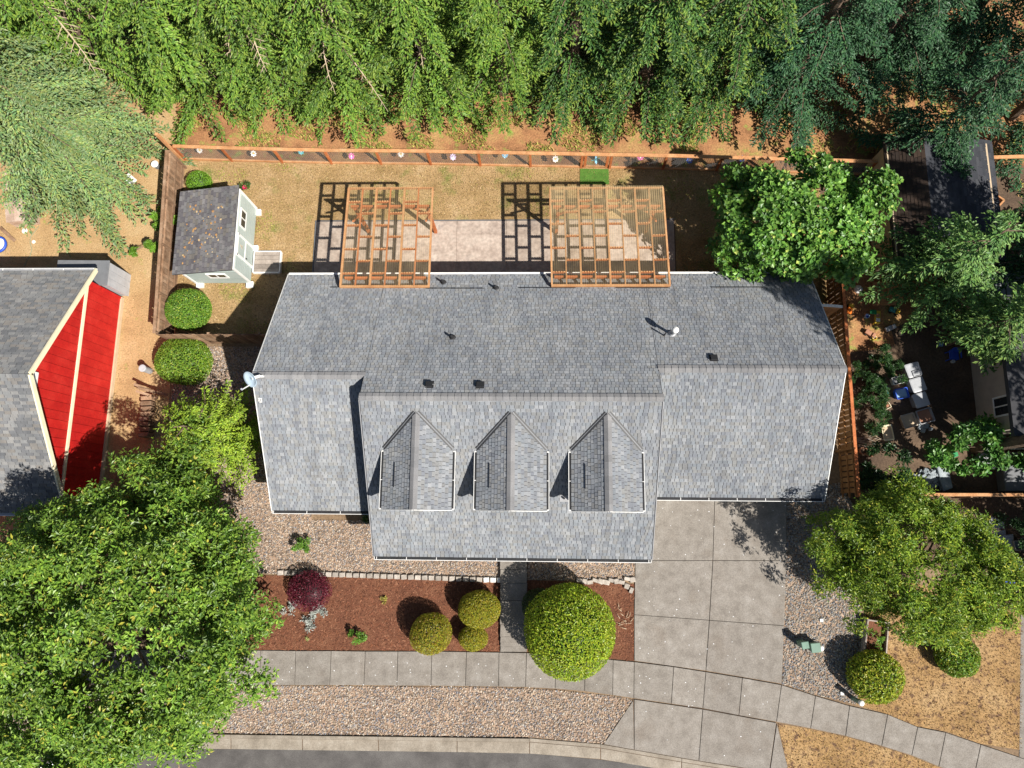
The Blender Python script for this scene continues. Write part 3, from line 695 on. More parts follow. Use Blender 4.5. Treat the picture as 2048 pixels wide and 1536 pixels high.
# low box vents
for x, y, k in ((859, 769, 'N'), (960, 770, 'N'), (1427, 716, 'N')):
    p = roof_pt(x, y, k); ax = math.atan(PITCH) * (-1 if k == 'N' else 1)
    g = MB()
    g.box(p + Vector((0, 0, .11)), (.26, .26, .05), rx=ax); g.box(p + Vector((0, 0, .05)), (.2, .2, .1), rx=ax); g.box(p + Vector((0, 0, .012)), (.34, .36, .012), rx=ax)
    g.build('box_vent', MT['black'], house)
p = roof_pt(1128, 997, 'c'); MB().tube([p + Vector((0, 0, -.05)), p + Vector((0, 0, .2))], .04, 10).build('vent_pipe', MT['black'], house)
MB().box(p + Vector((0, 0, .014)), (.36, .3, .012), rx=math.atan(PITCH)).build('pipe_flashing', MT['grey_plastic'], house)
# flue with round cap
p = roof_pt(1344, 669); fl = MB().tube([p + Vector((0, 0, -.1)), p + Vector((0, 0, .62))], .07, 14).build('flue', MT['pale_grey'], house)
MB().lathe(p + Vector((0, 0, .6)), [(.08, 0), (.12, .03), (.135, .05), (.135, .16), (.12, .2), (.02, .24)], 18).build('flue_cap', MT['white'], fl, smooth=True)
MB().lathe(p + Vector((0, 0, .0)), [(.2, -.06), (.12, .06), (.08, .14)], 14).build('flue_boot', MT['pale_grey'], fl)
# small white bracket near the corner
p = roof_pt(521, 801, 'l'); g = MB()
g.box(p + Vector((-.04, .02, .04)), (.03, .14, .08)); g.box(p + Vector((.05, -.02, .04)), (.03, .12, .08)); g.box(p + Vector((0, .07, .06)), (.16, .03, .03)); g.box(p + Vector((.03, -.07, .03)), (.1, .03, .04)); g.build('bracket', MT['white'], house)
# satellite dish
dp = Vector((-11.0, 5.25, 5.72))
dish = thing('satellite_dish', 'pale blue oval satellite dish at the left end of the roof ridge', 'satellite dish', dp)
DN = Vector((-.42, -.62, .66)).normalized(); DU = DN.orthogonal().normalized(); DU = (Vector((0, 0, 1)) - DN * DN.z).normalized(); DS = DN.cross(DU)
hub = dp + Vector((-.22, -.12, .38)); g = MB(); N_ = 24
for j, (r_, dpth) in enumerate(((0, -.09), (.14, -.075), (.26, -.03), (.33, .015))):
    for i in range(N_):
        t = 2 * math.pi * i / N_; g.v.append(tuple(hub + DU * (r_ * 1.12 * math.cos(t)) + DS * (r_ * math.sin(t)) + DN * dpth))
for j in range(3):
    for i in range(N_):
        k = (i + 1) % N_; g.f.append((j * N_ + i, j * N_ + k, (j + 1) * N_ + k, (j + 1) * N_ + i))
d_o = g.build('reflector', MT['dish'], dish, smooth=True); sm = d_o.modifiers.new('thick', 'SOLIDIFY'); sm.thickness = .012
MB().bar(hub - DN * .08, dp + Vector((.1, .05, .22)), .09, .07).build('mount_head', MT['white'], dish)
MB().tube([dp + Vector((.1, .05, .25)), dp + Vector((.12, .12, 0))], .03, 10).build('mast', MT['white'], dish)
MB().bar(hub - DU * .34 + DN * .0, hub - DU * .3 + DN * .42, .03, .03).build('feed_arm', MT['white'], dish)
MB().tube([hub - DU * .3 + DN * .4, hub - DU * .24 + DN * .44], .04, 10).build('receiver', MT['pale_grey'], dish)
MB().box(dp + Vector((.12, .12, .02)), (.16, .22, .02), rx=-math.atan(PITCH)).build('foot_plate', MT['white'], dish)
# ================================================================ red neighbour house
nh = thing('red_house', 'red sided house with cream trim and grey roof beside the bare yard', 'house', (-25, 5.3, 0))
nx, nw, n_n, n_s, nze = -20.1, -20.47, 10.75, -.1, 2.9
nry = (n_n + n_s) / 2; nrz = nze + .6 * (n_n - nry)
MB().add([(x, y, z) for x in (nx, -45) for y, z in ((n_s, nze - .012), (nry, nrz - .012), (n_n, nze - .012), (n_n, nze - .18), (nry, nrz - .2), (n_s, nze - .18))],
         [(0, 1, 7, 6), (1, 2, 8, 7), (2, 3, 9, 8), (3, 4, 10, 9), (4, 5, 11, 10), (5, 0, 6, 11), (0, 5, 4, 1), (1, 4, 3, 2), (6, 7, 10, 11), (7, 8, 9, 10)]).build('roof_deck', MT['dark_roof'], nh)
ln = (n_n - nry) / cosp
NPAL = np.array([(.165, .17, .178), (.19, .195, .2), (.215, .215, .215), (.145, .15, .16), (.20, .19, .18)])
t1, c1 = tile_slope((-33, n_s, nze), (1, 0, 0), (0, cosp, sinp), 12.9, ln, lambda v: (0, 12.9), pal=NPAL, seed=71, wmin=.25, wmax=.34, th=.011)
t2, c2 = tile_slope((-33, n_n, nze), (1, 0, 0), (0, -cosp, sinp), 12.9, ln, lambda v: (0, 12.9), pal=NPAL, seed=72, wmin=.25, wmax=.34, th=.011)
rf = tab_mesh('shingle_field', np.concatenate([t1, t2]), np.concatenate([c1, c2]), nh)
for a, b in (((nx + .03, n_s - .05, nze - .05), (nx + .03, nry, nrz - .05)), ((nx + .03, nry, nrz - .05), (nx + .03, n_n + .05, nze - .05))):
    MB().bar(a, b, .07, .2).build('barge_board', MT['cream'], nh)
gutter((-33, n_n, nze - .01), (nx + .02, n_n, nze - .01), (0, 1, 0), nh, w=.12, step=1.5, inside='grey_plastic')
gutter((-33, n_s, nze - .01), (nx + .02, n_s, nze - .01), (0, -1, 0), nh, w=.12, step=1.5, inside='grey_plastic')
# red wall: tall grooved panels, each its own board
wy0, wy1 = n_s + .5, n_n - .45
MB().box(((nw - 45) / 2, (wy0 + wy1) / 2, 1.38), (-(nw + 45) + 0 if False else 45 + nw, wy1 - wy0, 2.75)).build('wall', MT['red'], nh)
pitch_n = .6
nb = 26; bw = (wy1 - wy0) / nb
for i in range(nb):
    ya, yb = wy0 + i * bw + .008, wy0 + (i + 1) * bw - .008
    MB().box((nw + .012, (ya + yb) / 2, 1.5), (.024, yb - ya, 2.55)).build('siding_panel', MT['red'], nh)
    za = min(nze + pitch_n * (ya - n_s), nze + pitch_n * (n_n - ya)) - .2; zb = min(nze + pitch_n * (yb - n_s), nze + pitch_n * (n_n - yb)) - .2
    if min(za, zb) > 2.92:
        MB().add([(x, y, z) for x in (nw - .3, nw + .02) for y, z in ((ya, 2.9), (yb, 2.9), (yb, zb), (ya, za))], [(0, 3, 2, 1), (4, 5, 6, 7), (0, 1, 5, 4), (1, 2, 6, 5), (2, 3, 7, 6), (3, 0, 4, 7)]).build('siding_panel', MT['red'], nh)
MB().box((nw + .03, (wy0 + wy1) / 2, 2.82), (.08, wy1 - wy0 + .1, .16)).build('belly_band', MT['cream'], nh)
MB().box((nw + .05, (wy0 + wy1) / 2, .12), (.1, wy1 - wy0 + .1, .2)).build('base_board', MT['tan'], nh)
for y in (wy0, wy1):
    MB().box((nw + .02, y, 1.45), (.07, .1, 2.5)).build('corner_board', MT['red'], nh)
gv = MB().box((nw + .05, nry - .15, nrz - .62), (.09, .75, .62)).build('gable_vent', MT['white'], nh)
for k in range(4):
    MB().box((nw + .1, nry - .15, nrz - .84 + k * .15), (.02, .6, .03)).build('vent_slat', MT['white'], gv)
MB().lathe((nx - 3.1, nry + .25, nrz - .1), [(.16, 0), (.16, .14), (.2, .16), (.2, .22), (.03, .27)], 14).build('roof_vent', MT['black'], nh)
# small grey lean-to shed next to it
gs = thing('tool_shed', 'small grey sheet shed with flat dark roof behind the red house', 'shed', (-20.6, 11.6, 0))
sx1 = W(260, 572)[0]; sx0 = sx1 - 2.35; sy0, sy1 = W(257, 593)[1], W(263, 550)[1]
for i in range(3):
    MB().box((sx1 - .02, sy0 + (sy1 - sy0) * (i + .5) / 3, .93), (.03, (sy1 - sy0) / 3 - .01, 1.86)).build('wall_sheet', MT['pale_grey'], gs)
MB().box(((sx0 + sx1) / 2 - .03, (sy0 + sy1) / 2, .92), (sx1 - sx0 - .08, sy1 - sy0 - .05, 1.84)).build('body', MT['pale_grey'], gs)
MB().box(((sx0 + sx1) / 2, (sy0 + sy1) / 2, 1.92), (sx1 - sx0 + .1, sy1 - sy0 + .12, .06), ry=.03).build('roof_sheet', MT['slate'], gs, bevel=.015)

# ================================================================ garden shed
sh = thing('garden_shed', 'pale green garden shed with leaf strewn grey mono pitch roof', 'shed', (-15.4, 13, 0))
gx0, gx1, gy0, gy1 = -16.75, -14.07, 11.08, 14.95
zw, ze_ = 1.72, 2.28
sv = [(gx0, gy0, .12), (gx1, gy0, .12), (gx1, gy0, ze_), (gx0, gy0, zw)]
sv += [(x, gy1, z) for x, y, z in sv]
body = MB().add(sv, [(0, 1, 2, 3), (7, 6, 5, 4), (1, 5, 6, 2), (0, 3, 7, 4), (2, 6, 7, 3), (0, 4, 5, 1)]).build('wall', MT['shed_paint'], sh)
sl2 = (ze_ - zw) / (gx1 - gx0)
rx0, rx1, ryy0, ryy1 = gx0 - .42, gx1 + .02, gy0 - .12, gy1 + .2
def sz(x): return zw + (x - gx0) * sl2
MB().add([(x, y, sz(x) + dz) for dz in (.07, .0) for x, y in ((rx0, ryy0), (rx1, ryy0), (rx1, ryy1), (rx0, ryy1))], [(0, 1, 2, 3), (7, 6, 5, 4), (0, 4, 5, 1), (1, 5, 6, 2), (2, 6, 7, 3), (3, 7, 4, 0)]).build('roof_deck', MT['dark_roof'], sh)
lv = math.hypot(rx1 - rx0, sz(rx1) - sz(rx0)); vd = np.array([rx1 - rx0, 0, sz(rx1) - sz(rx0)]) / lv
t, c = tile_slope((rx0, ryy0, sz(rx0) + .075), (0, 1, 0), vd, ryy1 - ryy0, lv, lambda v: (0, ryy1 - ryy0), pal=np.array([(.12, .115, .125), (.14, .14, .145), (.16, .155, .16), (.105, .1, .11), (.15, .14, .13)]), seed=81, wmin=.18, wmax=.3)
tab_mesh('shingle_field', t, c, sh)
# clapboard grooves: boards on the two visible faces
for k in range(9):
    z = .2 + k * .2
    if z < 1.75: MB().box(((gx0 + gx1) / 2, gy0 - .008, z + .09), (gx1 - gx0 - .02, .016, .185)).build('clapboard', MT['shed_paint'], sh)
    MB().box((gx1 + .008, (gy0 + gy1) / 2, z + .09), (.016, gy1 - gy0 - .02, .185)).build('clapboard', MT['shed_paint'], sh)
for y in (gy0, gy1): MB().box((gx1 + .02, y, 1.2), (.07, .1, 2.1)).build('corner_trim', MT['white'], sh)
MB().box((gx0 + .02, gy0 - .02, .95), (.1, .06, 1.6)).build('corner_trim', MT['white'], sh)
MB().bar((gx0, gy0 - .03, zw - .02), (gx1, gy0 - .03, ze_ - .02), .05, .1).build('rake_trim', MT['white'], sh)
MB().box((gx1 + .03, (gy0 + gy1) / 2, ze_ - .07), (.06, gy1 - gy0 + .1, .1)).build('top_trim', MT['white'], sh)
def slider(c, along, w, h, parent, mat='white', depth=.05):
    """two pane window; along is the unit direction of its width, facing outwards"""
    a = Vector(along); up = Vector((0, 0, 1)); n = a.cross(up); c = Vector(c)
    fr = MB(); t = .07
    fr.bar(c - a * (w / 2 + t) + up * (h / 2 + t / 2), c + a * (w / 2 + t) + up * (h / 2 + t / 2), depth, t); fr.bar(c - a * (w / 2 + t) - up * (h / 2 + t / 2), c + a * (w / 2 + t) - up * (h / 2 + t / 2), depth, t)
    for s_ in (-1, 0, 1):
        fr.bar(c + a * (s_ * (w / 2 + (t / 2 if s_ else 0))) - up * (h / 2), c + a * (s_ * (w / 2 + (t / 2 if s_ else 0))) + up * (h / 2), t if s_ else .05, depth, up=n)
    f = fr.build('window', MT[mat], parent)
    for s_ in (-1, 1):
        p = c + a * (s_ * w / 4); MB().bar(p - a * (w / 4 - .02), p + a * (w / 4 - .02), .02, h - .02).build('pane', MT['glass'], f)
    return f
slider((-15.2, gy0 - .035, 1.28), (1, 0, 0), .8, .42, sh)
slider((gx1 + .035, 13.75, 1.62), (0, 1, 0), .78, .5, sh)
# door with white surround
dr = MB().box((gx1 + .03, 12.35, 1.12), (.03, .9, 1.75)).build('door', MT['shed_paint'], sh)
for c, s_ in (((gx1 + .05, 12.35, 2.03), (.05, 1.1, .1)), ((gx1 + .05, 11.86, 1.1), (.05, .1, 1.9)), ((gx1 + .05, 12.84, 1.1), (.05, .1, 1.9)), ((gx1 + .05, 12.35, 1.15), (.035, .9, .08))):
    MB().box(c, s_).build('door_trim', MT['white'], dr)
MB().box((gx1 + .075, 12.0, 1.0), (.04, .04, .12)).build('latch', MT['black'], dr)
g = MB()
for k in range(5): g.bar((gx1 + .06, 12.3 + .04 * k, 1.5 + .07 * (k % 3)), (gx1 + .06, 12.42 - .03 * k, 1.75 - .05 * k), .02, .02)
g.build('door_wreath', MT['deadwood'], dr)
for x, y in ((gx0 + .1, gy0), (gx1 - .1, gy0), (gx1, gy1 - .1), (gx1, 12.95)):
    MB().box((x + .06, y - .08, .08), (.34, .3, .16), rz=.05).build('foundation_block', MT['white'], sh)
# leaves on its roof
q = np.stack([rs.uniform(rx0 + .3, rx1 - .7, 60), rs.uniform(ryy0 + .5, ryy1 - .8, 60)], 1); a_ = rs.uniform(0, 6.28, 60); s_ = rs.uniform(.03, .075, 60)
lf = np.stack([np.stack([q[:, 0] + np.cos(a_ + k * 1.257) * s_ * (1 if k % 2 else .7), q[:, 1] + np.sin(a_ + k * 1.257) * s_, np.array([sz(x) for x in q[:, 0]]) + .1 + .012 * (k % 2)], 1) for k in range(5)], 1)
tag(quick_mesh('fallen_leaves', lf.reshape(-1, 3), np.arange(300), 5, MT['petal'], np.repeat(np.array([(.42, .24, .10), (.5, .36, .2), (.36, .2, .09)])[rs.integers(0, 3, 60)], 5, 0)), 'dry brown leaves lying on the garden shed roof', 'leaves', kind='stuff')
# step platform at the door
st = thing('door_platform', 'low brown step platform with white edging at the shed door', 'platform', (-13.4, 12.0, 0))
a, b = W(509, 503, .2), W(559, 545, .2)
for k in range(5):
    y = a.y + (b.y - a.y) * (k + .5) / 5
    MB().box(((a.x + b.x) / 2, y, .19), (abs(b.x - a.x) - .1, abs(b.y - a.y) / 5 - .015, .03)).build('deck_board', MT['grey_wood'], st)
for c, s_ in ((((a.x + b.x) / 2, a.y, .13), (abs(b.x - a.x), .05, .2)), (((a.x + b.x) / 2, b.y, .13), (abs(b.x - a.x), .05, .2)), ((a.x, (a.y + b.y) / 2, .13), (.05, abs(b.y - a.y) - .06, .2)), ((b.x, (a.y + b.y) / 2, .13), (.05, abs(b.y - a.y) - .06, .2))):
    MB().box(c, s_).build('edge_board', MT['white'], st)

# ================================================================ pergolas
def pergola(name, label, c, bays, rows_odd, rows_even, zt, panel, light, group):
    (x0n, yn), (x1n, _), (x0s, ys), (x1s, _2) = c
    root = thing(name, label, 'pergola', ((x0n + x1n) / 2, (yn + ys) / 2, 0), group)
    def X(f_, y):
        t = (yn - y) / (yn - ys); a = x0n + (x0s - x0n) * t; b = x1n + (x1s - x1n) * t; return a + (b - a) * f_
    hz = .15
    for i in range(bays + 1):
        w = .075 if i % 2 == 0 else .045
        MB().bar((X(i / bays, yn), yn, zt - hz / 2), (X(i / bays, ys), ys, zt - hz / 2), w, hz).build('rafter', MT['cedar_light' if (i % 2 == 0 or light) else 'cedar'], root)
    for y, w in ((yn + .03, .05), (ys - .03, .09)):
        MB().bar((X(0, y) - .03, y, zt - hz / 2 - .002), (X(1, y) + .03, y, zt - hz / 2 - .002), w, hz).build('fascia_board', MT['cedar_light'], root)
    for i in range(bays):
        for y in (rows_odd if i % 2 == 0 else rows_even):
            a, b = X(i / bays, y) + .03, X((i + 1) / bays, y) - .03
            bl = MB().bar((a, y, zt - hz / 2 - .01), (b, y, zt - hz / 2 - .01), .045, hz).build('blocking', MT['cedar'], root)
            g = MB(); n = max(3, int((b - a) / .105))         # scalloped closure strip under the sheets
            for k in range(n): g.box((a + (b - a) * (k + .5) / n, y, zt + .012), (.06, .055, .024))
            g.build('closure_strip', MT['cedar_light'], bl)
    # carrying beams and posts
    yb = yn - .78; zb = zt - hz
    for y, z in ((yb, zb - .1), (ys + .42, zb - .1)):
        MB().bar((X(0, y) + .12, y, z), (X(1, y) - .12, y, z), .09, .2).build('beam', MT['cedar'], root)
    for f_ in (.07, .93):
        x = X(f_, yb); MB().box((x, yb, (zb - .2) / 2), (.14, .14, zb - .2)).build('post', MT['cedar'], root)
        sg = 1 if f_ < .5 else -1
        MB().bar((x, yb + .0, zb - .95), (x + sg * .72, yb, zb - .2), .08, .08).build('brace', MT['cedar'], root)
        MB().bar((x, yb - .02, zb - .95), (x, yb - .72, zb - .02), .08, .08).build('brace', MT['cedar'], root)
        xs = X(f_, ys + .42); zr = ZE + PITCH * (NY - (ys + .42))
        MB().bar((xs, ys + .42, zb - .2), (xs, ys + .42, min(zr - .02, zb - .25)), .1, .1).build('roof_riser', MT['cedar'], root)
    # corrugated sheets, ridges running down the slope
    for i in range(bays):
        u = np.linspace(0, 1, 56); vs = []
        wave = .013 * np.sin(u * 2 * np.pi * 7) + zt + .03
        for y in (yn + .1, ys - .08):
            a, b = X(i / bays, y) - .01, X((i + 1) / bays, y) + .01
            vs.append(np.stack([a + (b - a) * u, np.full(56, y), wave + (.004 if i % 2 else 0)], 1))
        v = np.concatenate(vs); k = np.arange(55); fc = np.stack([k, k + 1, k + 57, k + 56], 1).ravel()
        quick_mesh('corrugated_sheet', v, fc, 4, MT[panel], None, root, smooth=True)
    return root
zt = 3.25
def cc4(pts): return [tuple(W(x, y, zt)[:2]) for x, y in pts]
def yrow(y): return W(1024, y, zt)[1]
pergola('pergola', 'narrower orange cedar pergola with clear sheets, nearer the garden shed', cc4([(697, 377), (865, 377), (680, 571), (857, 571)]), 6, [yrow(y) for y in (401, 448, 496, 545)], [yrow(y) for y in (424, 471, 520)], zt, 'panel_clear', False, 'cedar pergolas behind the house')
pergola('pergola', 'wider cedar pergola with dusty amber corrugated sheets near the maple', cc4([(1100, 377), (1326, 375), (1104, 569), (1340, 569)]), 8, [yrow(y) for y in (401, 447, 495, 544)], [yrow(y) for y in (423, 471, 519)], zt, 'panel_dusty', True, 'cedar pergolas behind the house')

# ================================================================ fences
# rail fence along the forest
rf_ = thing('rail_fence', 'low orange cedar rail fence with wire panels along the forest', 'fence', (-2, 17.3, 0))
FP = [(372, 319), (465, 322), (566, 325), (664, 327), (763, 328), (862, 329), (961, 331), (1061, 333), (1162, 335)]
FQ = [(1219, 336), (1325, 338), (1432, 341), (1532, 344), (1632, 347), (1730, 350)]
FH = 1.32
def span(pts):
    P = [W(x, y) for x, y in pts]
    for p in P:
        MB().box((p.x, p.y, FH / 2), (.11, .11, FH)).build('post', MT['cedar'], rf_)
    for a, b in zip(P[:-1], P[1:]):
        d = (b - a).normalized(); m_ = (a + b) / 2
        MB().bar(a + Vector((0, .0, FH + .02)), b + Vector((0, .0, FH + .02)), .17, .04).build('cap_rail', MT['cedar_light'], rf_)
        MB().bar(a + d * .06 + Vector((0, 0, FH - .05)), b - d * .06 + Vector((0, 0, FH - .05)), .045, .09).build('top_rail', MT['cedar'], rf_)
        MB().bar(a + d * .06 + Vector((0, 0, .1)), b - d * .06 + Vector((0, 0, .1)), .09, .12).build('bottom_rail', MT['cedar_light'], rf_)
        g = MB(); L = (b - a).length
        for k in range(1, int(L / .1)):
            q = a + d * (k * .1); g.bar(q + Vector((0, 0, .16)), q + Vector((0, 0, FH - .1)), .007, .007)
        for k in range(11):
            z = .18 + k * .1; g.bar(a + Vector((0, 0, z)), b + Vector((0, 0, z)), .007, .007)
        g.build('wire_panel', MT['steel'], rf_)['kind'] = 'stuff'
span(FP); span(FQ)
# gate in it
gt = thing('garden_gate', 'narrow cedar gate in the rail fence above the green mat', 'gate', W(1190, 336))
ga, gb = W(1169, 335), W(1212, 336); d = (gb - ga).normalized()
for p in (ga, gb): MB().box((p.x, p.y, FH / 2 + .02), (.12, .05, FH - .06)).build('stile', MT['cedar'], gt)
for z in (.14, FH - .05): MB().bar(ga + Vector((0, 0, z)), gb + Vector((0, 0, z)), .055, .12).build('rail', MT['cedar_light'], gt)
MB().bar(W(1162, 335) + Vector((0, 0, FH + .02)), W(1219, 336) + Vector((0, 0, FH + .02)), .17, .04).build('header', MT['cedar_light'], gt)
g = MB()
for k in range(1, 10): q = ga + d * ((gb - ga).length * k / 10); g.bar(q + Vector((0, 0, .2)), q + Vector((0, 0, FH - .1)), .007, .007)
for k in range(10): g.bar(ga + Vector((0, 0, .2 + k * .1)), gb + Vector((0, 0, .2 + k * .1)), .007, .007)
g.build('wire_panel', MT['steel'], gt)
# metal flowers hung on the fence
def flower(x, y, mat, cat, label, name='metal_flower', petals=8, r=.15):
    p = W(x, y, .75); t = thing(name, label, cat, p, 'ornaments on the rail fence')
    nrm = Vector((0, -.5, .87)).normalized(); u = Vector((1, 0, 0)); v = nrm.cross(u)
    if name == 'metal_flower':
        for k in range(petals):
            a = 2 * math.pi * k / petals; d = u * math.cos(a) + v * math.sin(a); s_ = nrm.cross(d)
            b0 = p + d * .03; q = [b0, p + d * r * .62 + s_ * r * .3 + nrm * .02, p + d * r + nrm * .0, p + d * r * .62 - s_ * r * .3 + nrm * .02]
            MB().add(q + [x_ - nrm * .006 for x_ in q], [(0, 3, 2, 1), (4, 5, 6, 7), (0, 1, 5, 4), (1, 2, 6, 5), (2, 3, 7, 6), (3, 0, 4, 7)]).build('petal', MT[mat], t)
        MB().tube([p, p + nrm * .03], .04, 10).build('flower_centre', MT['white' if mat != 'white' else 'yellow'], t)
    else:
        MB().tube([p - u * .2 - v * .05, p + u * .22 + v * .06], [.02, .012], 8).build('body', MT['teal'], t)
        for sg, o_ in ((1, .0), (-1, .0), (1, .09), (-1, .09)):
            d = (v * sg + u * (.35 - o_ * 5)).normalized(); s_ = nrm.cross(d); b0 = p + u * (o_ - .03)
            q = [b0, b0 + d * .14 + s_ * .035, b0 + d * .24, b0 + d * .14 - s_ * .035]
            MB().add(q + [x_ - nrm * .006 for x_ in q], [(0, 3, 2, 1), (4, 5, 6, 7), (0, 1, 5, 4), (1, 2, 6, 5), (2, 3, 7, 6), (3, 0, 4, 7)]).build('wing', MT['aqua'], t)
for x, y, mt_, lb in ((399, 300, 'white', 'white metal flower on the rail fence, nearest the tall corner post'), (507, 307, 'white', 'white metal flower on the rail fence, second from corner post'), (602, 303, 'cyan', 'turquoise metal flower on the rail fence'),
                      (703, 312, 'pink', 'pink metal flower on the rail fence, above the narrower pergola'), (802, 308, 'white', 'white metal flower on the rail fence just past the pink one'), (906, 314, 'lilac', 'lilac metal flower on the rail fence'),
                      (1010, 310, 'aqua', 'light blue metal flower on the rail fence'), (1111, 318, 'white', 'white metal flower on the rail fence, next to the gate'), (1281, 315, 'pink', 'pink metal flower on the rail fence, past the gate'),
                      (1379, 321, 'royal', 'royal blue metal flower in the shaded fence, nearer the gate'), (1484, 318, 'royal', 'royal blue metal flower in the shaded fence, nearer the maple')):
    flower(x, y, mt_, 'flower ornament', lb, r=.17)
flower(1191, 319, 'aqua', 'dragonfly ornament', 'pale turquoise metal dragonfly on the garden gate', 'metal_dragonfly')
tag(MB().prism([tuple(W(x, y)[:2]) for x, y in ((1160, 338), (1217, 339), (1218, 369), (1160, 369))], .008, .035).build('turf_mat', MT['turf']), 'rectangular green turf mat on the dry lawn below the gate', 'mat')

# board fences: posts, rails and single boards
def board_fence(name, label, A, B, h, mat, bw=.14, gap=.012, face=1, rail_z=(.35, 1.0, 1.6), cap=True, wob=.02, capmat=None, post_step=2.4):
    A, B = Vector(A), Vector(B); L = (B - A).length; d = (B - A) / L; n = Vector((-d.y, d.x, 0)) * face
    t = thing(name, label, 'fence', A)
    k = int(L / (bw + gap)); r = random.Random(int(L * 100))
    ms = []
    for j in range(6):
        hh = h + r.uniform(-wob, wob); m_ = MB(); w2 = bw / 2
        m_.add([(x, y, z) for z in (.04, hh) for x, y in ((-w2, -.01), (w2, -.01), (w2, .01), (-w2, .01))], [(3, 2, 1, 0), (4, 5, 6, 7), (0, 1, 5, 4), (1, 2, 6, 5), (2, 3, 7, 6), (3, 0, 4, 7)])
        me = m_.mesh('board'); me.materials.append(MT[mat]); ms.append(me)
    rz = math.atan2(d.y, d.x)
    for i in range(k):
        o = bpy.data.objects.new('board', r.choice(ms)); link(o, t)
        o.location = A + d * ((i + .5) * (bw + gap)) + n * r.uniform(0, .006); o.rotation_euler = (r.uniform(-.01, .01), r.uniform(-.008, .008), rz)
    for z in rail_z:
        MB().bar(A + n * .04 + Vector((0, 0, z)), B + n * .04 + Vector((0, 0, z)), .05, .09).build('rail', MT[mat], t)
    for i in range(int(L / post_step) + 1):
        p = A + d * min(i * post_step, L); MB().box((p.x + n.x * .07, p.y + n.y * .07, (h - .05) / 2), (.1, .1, h - .05), rz=rz).build('post', MT[mat], t)
    if cap: MB().bar(A + Vector((0, 0, h + .04)), B + Vector((0, 0, h + .04)), .13, .04).build('cap_rail', MT[capmat or mat], t)
    return t
board_fence('board_fence', 'weathered brown board fence between the bare yard and garden shed', (-18.0, 17.25, 0), (-17.68, 8.1, 0), 1.78, 'old_wood', face=1, rail_z=(.35, .95, 1.55), cap=True)
board_fence('board_fence', 'short board fence from the yard corner to the house wall', (-17.6, 8.05, 0), (-11.0, 8.05, 0), 1.78, 'old_wood', face=1, cap=False, wob=.04)
ef = board_fence('board_fence', 'golden brown slatted board fence along the right gable of the house', (13.78, 12.6, 0), (13.74, .9, 0), 1.78, 'fence_wood', bw=.19, gap=.055, face=-1, rail_z=(.3, .98, 1.62), cap=True, capmat='cedar')
cp = W(366, 321); tag(MB().box((cp.x, cp.y, 1.3), (.13, .13, 2.6)).build('corner_post', MT['cedar_light']), 'tall orange cedar post at the corner of the two back fences', 'post')
# curved topped gate between house and right fence
sgx = thing('side_gate', 'side gate with rounded pale top between house and slatted fence', 'gate', (12.7, 9.4, 0))
for k in range(9):
    x = 11.75 + k * .23; top = 1.75 + .22 * math.sin(math.pi * (k + .5) / 9)
    MB().box((x, 9.35, top / 2 + .03), (.215, .025, top - .06)).build('board', MT['cedar_light'], sgx)
g = MB()
pts = [(11.65 + k * .205, 9.35, 1.77 + .22 * math.sin(math.pi * k / 10)) for k in range(11)]
for a, b in zip(pts[:-1], pts[1:]): g.bar(a, b, .12, .03)
g.build('arched_cap', MT['white'], sgx)
# plank wall along the neighbour's drive
a_, b_ = W(1832, 989, 1.5), W(2150, 990, 1.5)
board_fence('plank_fence', 'pale topped plank fence across the shaded yard beyond the leafy tree', (a_.x, a_.y, 0), (b_.x, b_.y, 0), 1.46, 'old_wood', face=-1, rail_z=(.3, 1.2), cap=True, capmat='cedar_light')

# ================================================================ buildings beyond the right fence
ob = thing('outbuilding', 'tan walled outbuilding under dark gable roof beyond the maple', 'building', (17.5, 14, 0))
bx0, bx1, by0, by1 = 16.05, 20.6, 11.6, 17.0
MB().box(((bx0 + bx1) / 2, (by0 + by1) / 2, 1.1), (bx1 - bx0, by1 - by0, 2.2)).build('wall', MT['tan'], ob)
bm = (bx0 + bx1) / 2 - 1.0
BR = 3.0
t, c = tile_slope((bx0 - .05, by0 - .2, 2.12), (0, 1, 0), np.array([bm - bx0 + .05, 0, BR - 2.12]) / math.hypot(bm - bx0 + .05, BR - 2.12), by1 - by0 + .4, math.hypot(bm - bx0 + .05, BR - 2.12), lambda v: (0, by1 - by0 + .4), pal=np.array([(.07, .05, .04), (.09, .062, .048), (.06, .045, .038)]), seed=91, wmin=.3, wmax=.5)
tab_mesh('shingle_field', t, c, ob)
t, c = tile_slope((bx1 + .3, by0 - .2, 2.1), (0, 1, 0), np.array([bm - bx1 - .3, 0, BR - 2.1]) / math.hypot(bm - bx1 - .3, BR - 2.1), by1 - by0 + .4, math.hypot(bm - bx1 - .3, BR - 2.1), lambda v: (0, by1 - by0 + .4), pal=np.array([(.06, .063, .075), (.07, .074, .085), (.05, .054, .064)]), seed=92, wmin=.3, wmax=.5)
tab_mesh('shingle_field', t, c, ob)
MB().add([(x, y, z) for y in (by0 - .2, by1 + .2) for x, z in ((bx0 - .05, 2.1), (bm, BR - .015), (bx1 + .3, 2.08), (bx1 + .3, 2.0), (bx0 - .05, 2.0))], [(0, 1, 6, 5), (1, 2, 7, 6), (2, 3, 8, 7), (3, 4, 9, 8), (4, 0, 5, 9), (0, 4, 3, 2, 1), (5, 6, 7, 8, 9)]).build('roof_deck', MT['dark_roof'], ob)
ng = thing('beige_house', 'beige stucco house wall with white window at the shaded yard', 'house', (24, 6.5, 0))
MB().box((24.13, 6.4, 1.55), (8, 5.2, 3.1)).build('wall', MT['beige'], ng)
MB().box((24.0, 6.4, 3.2), (8.9, 6.0, .22)).build('roof', MT['dark_roof'], ng)
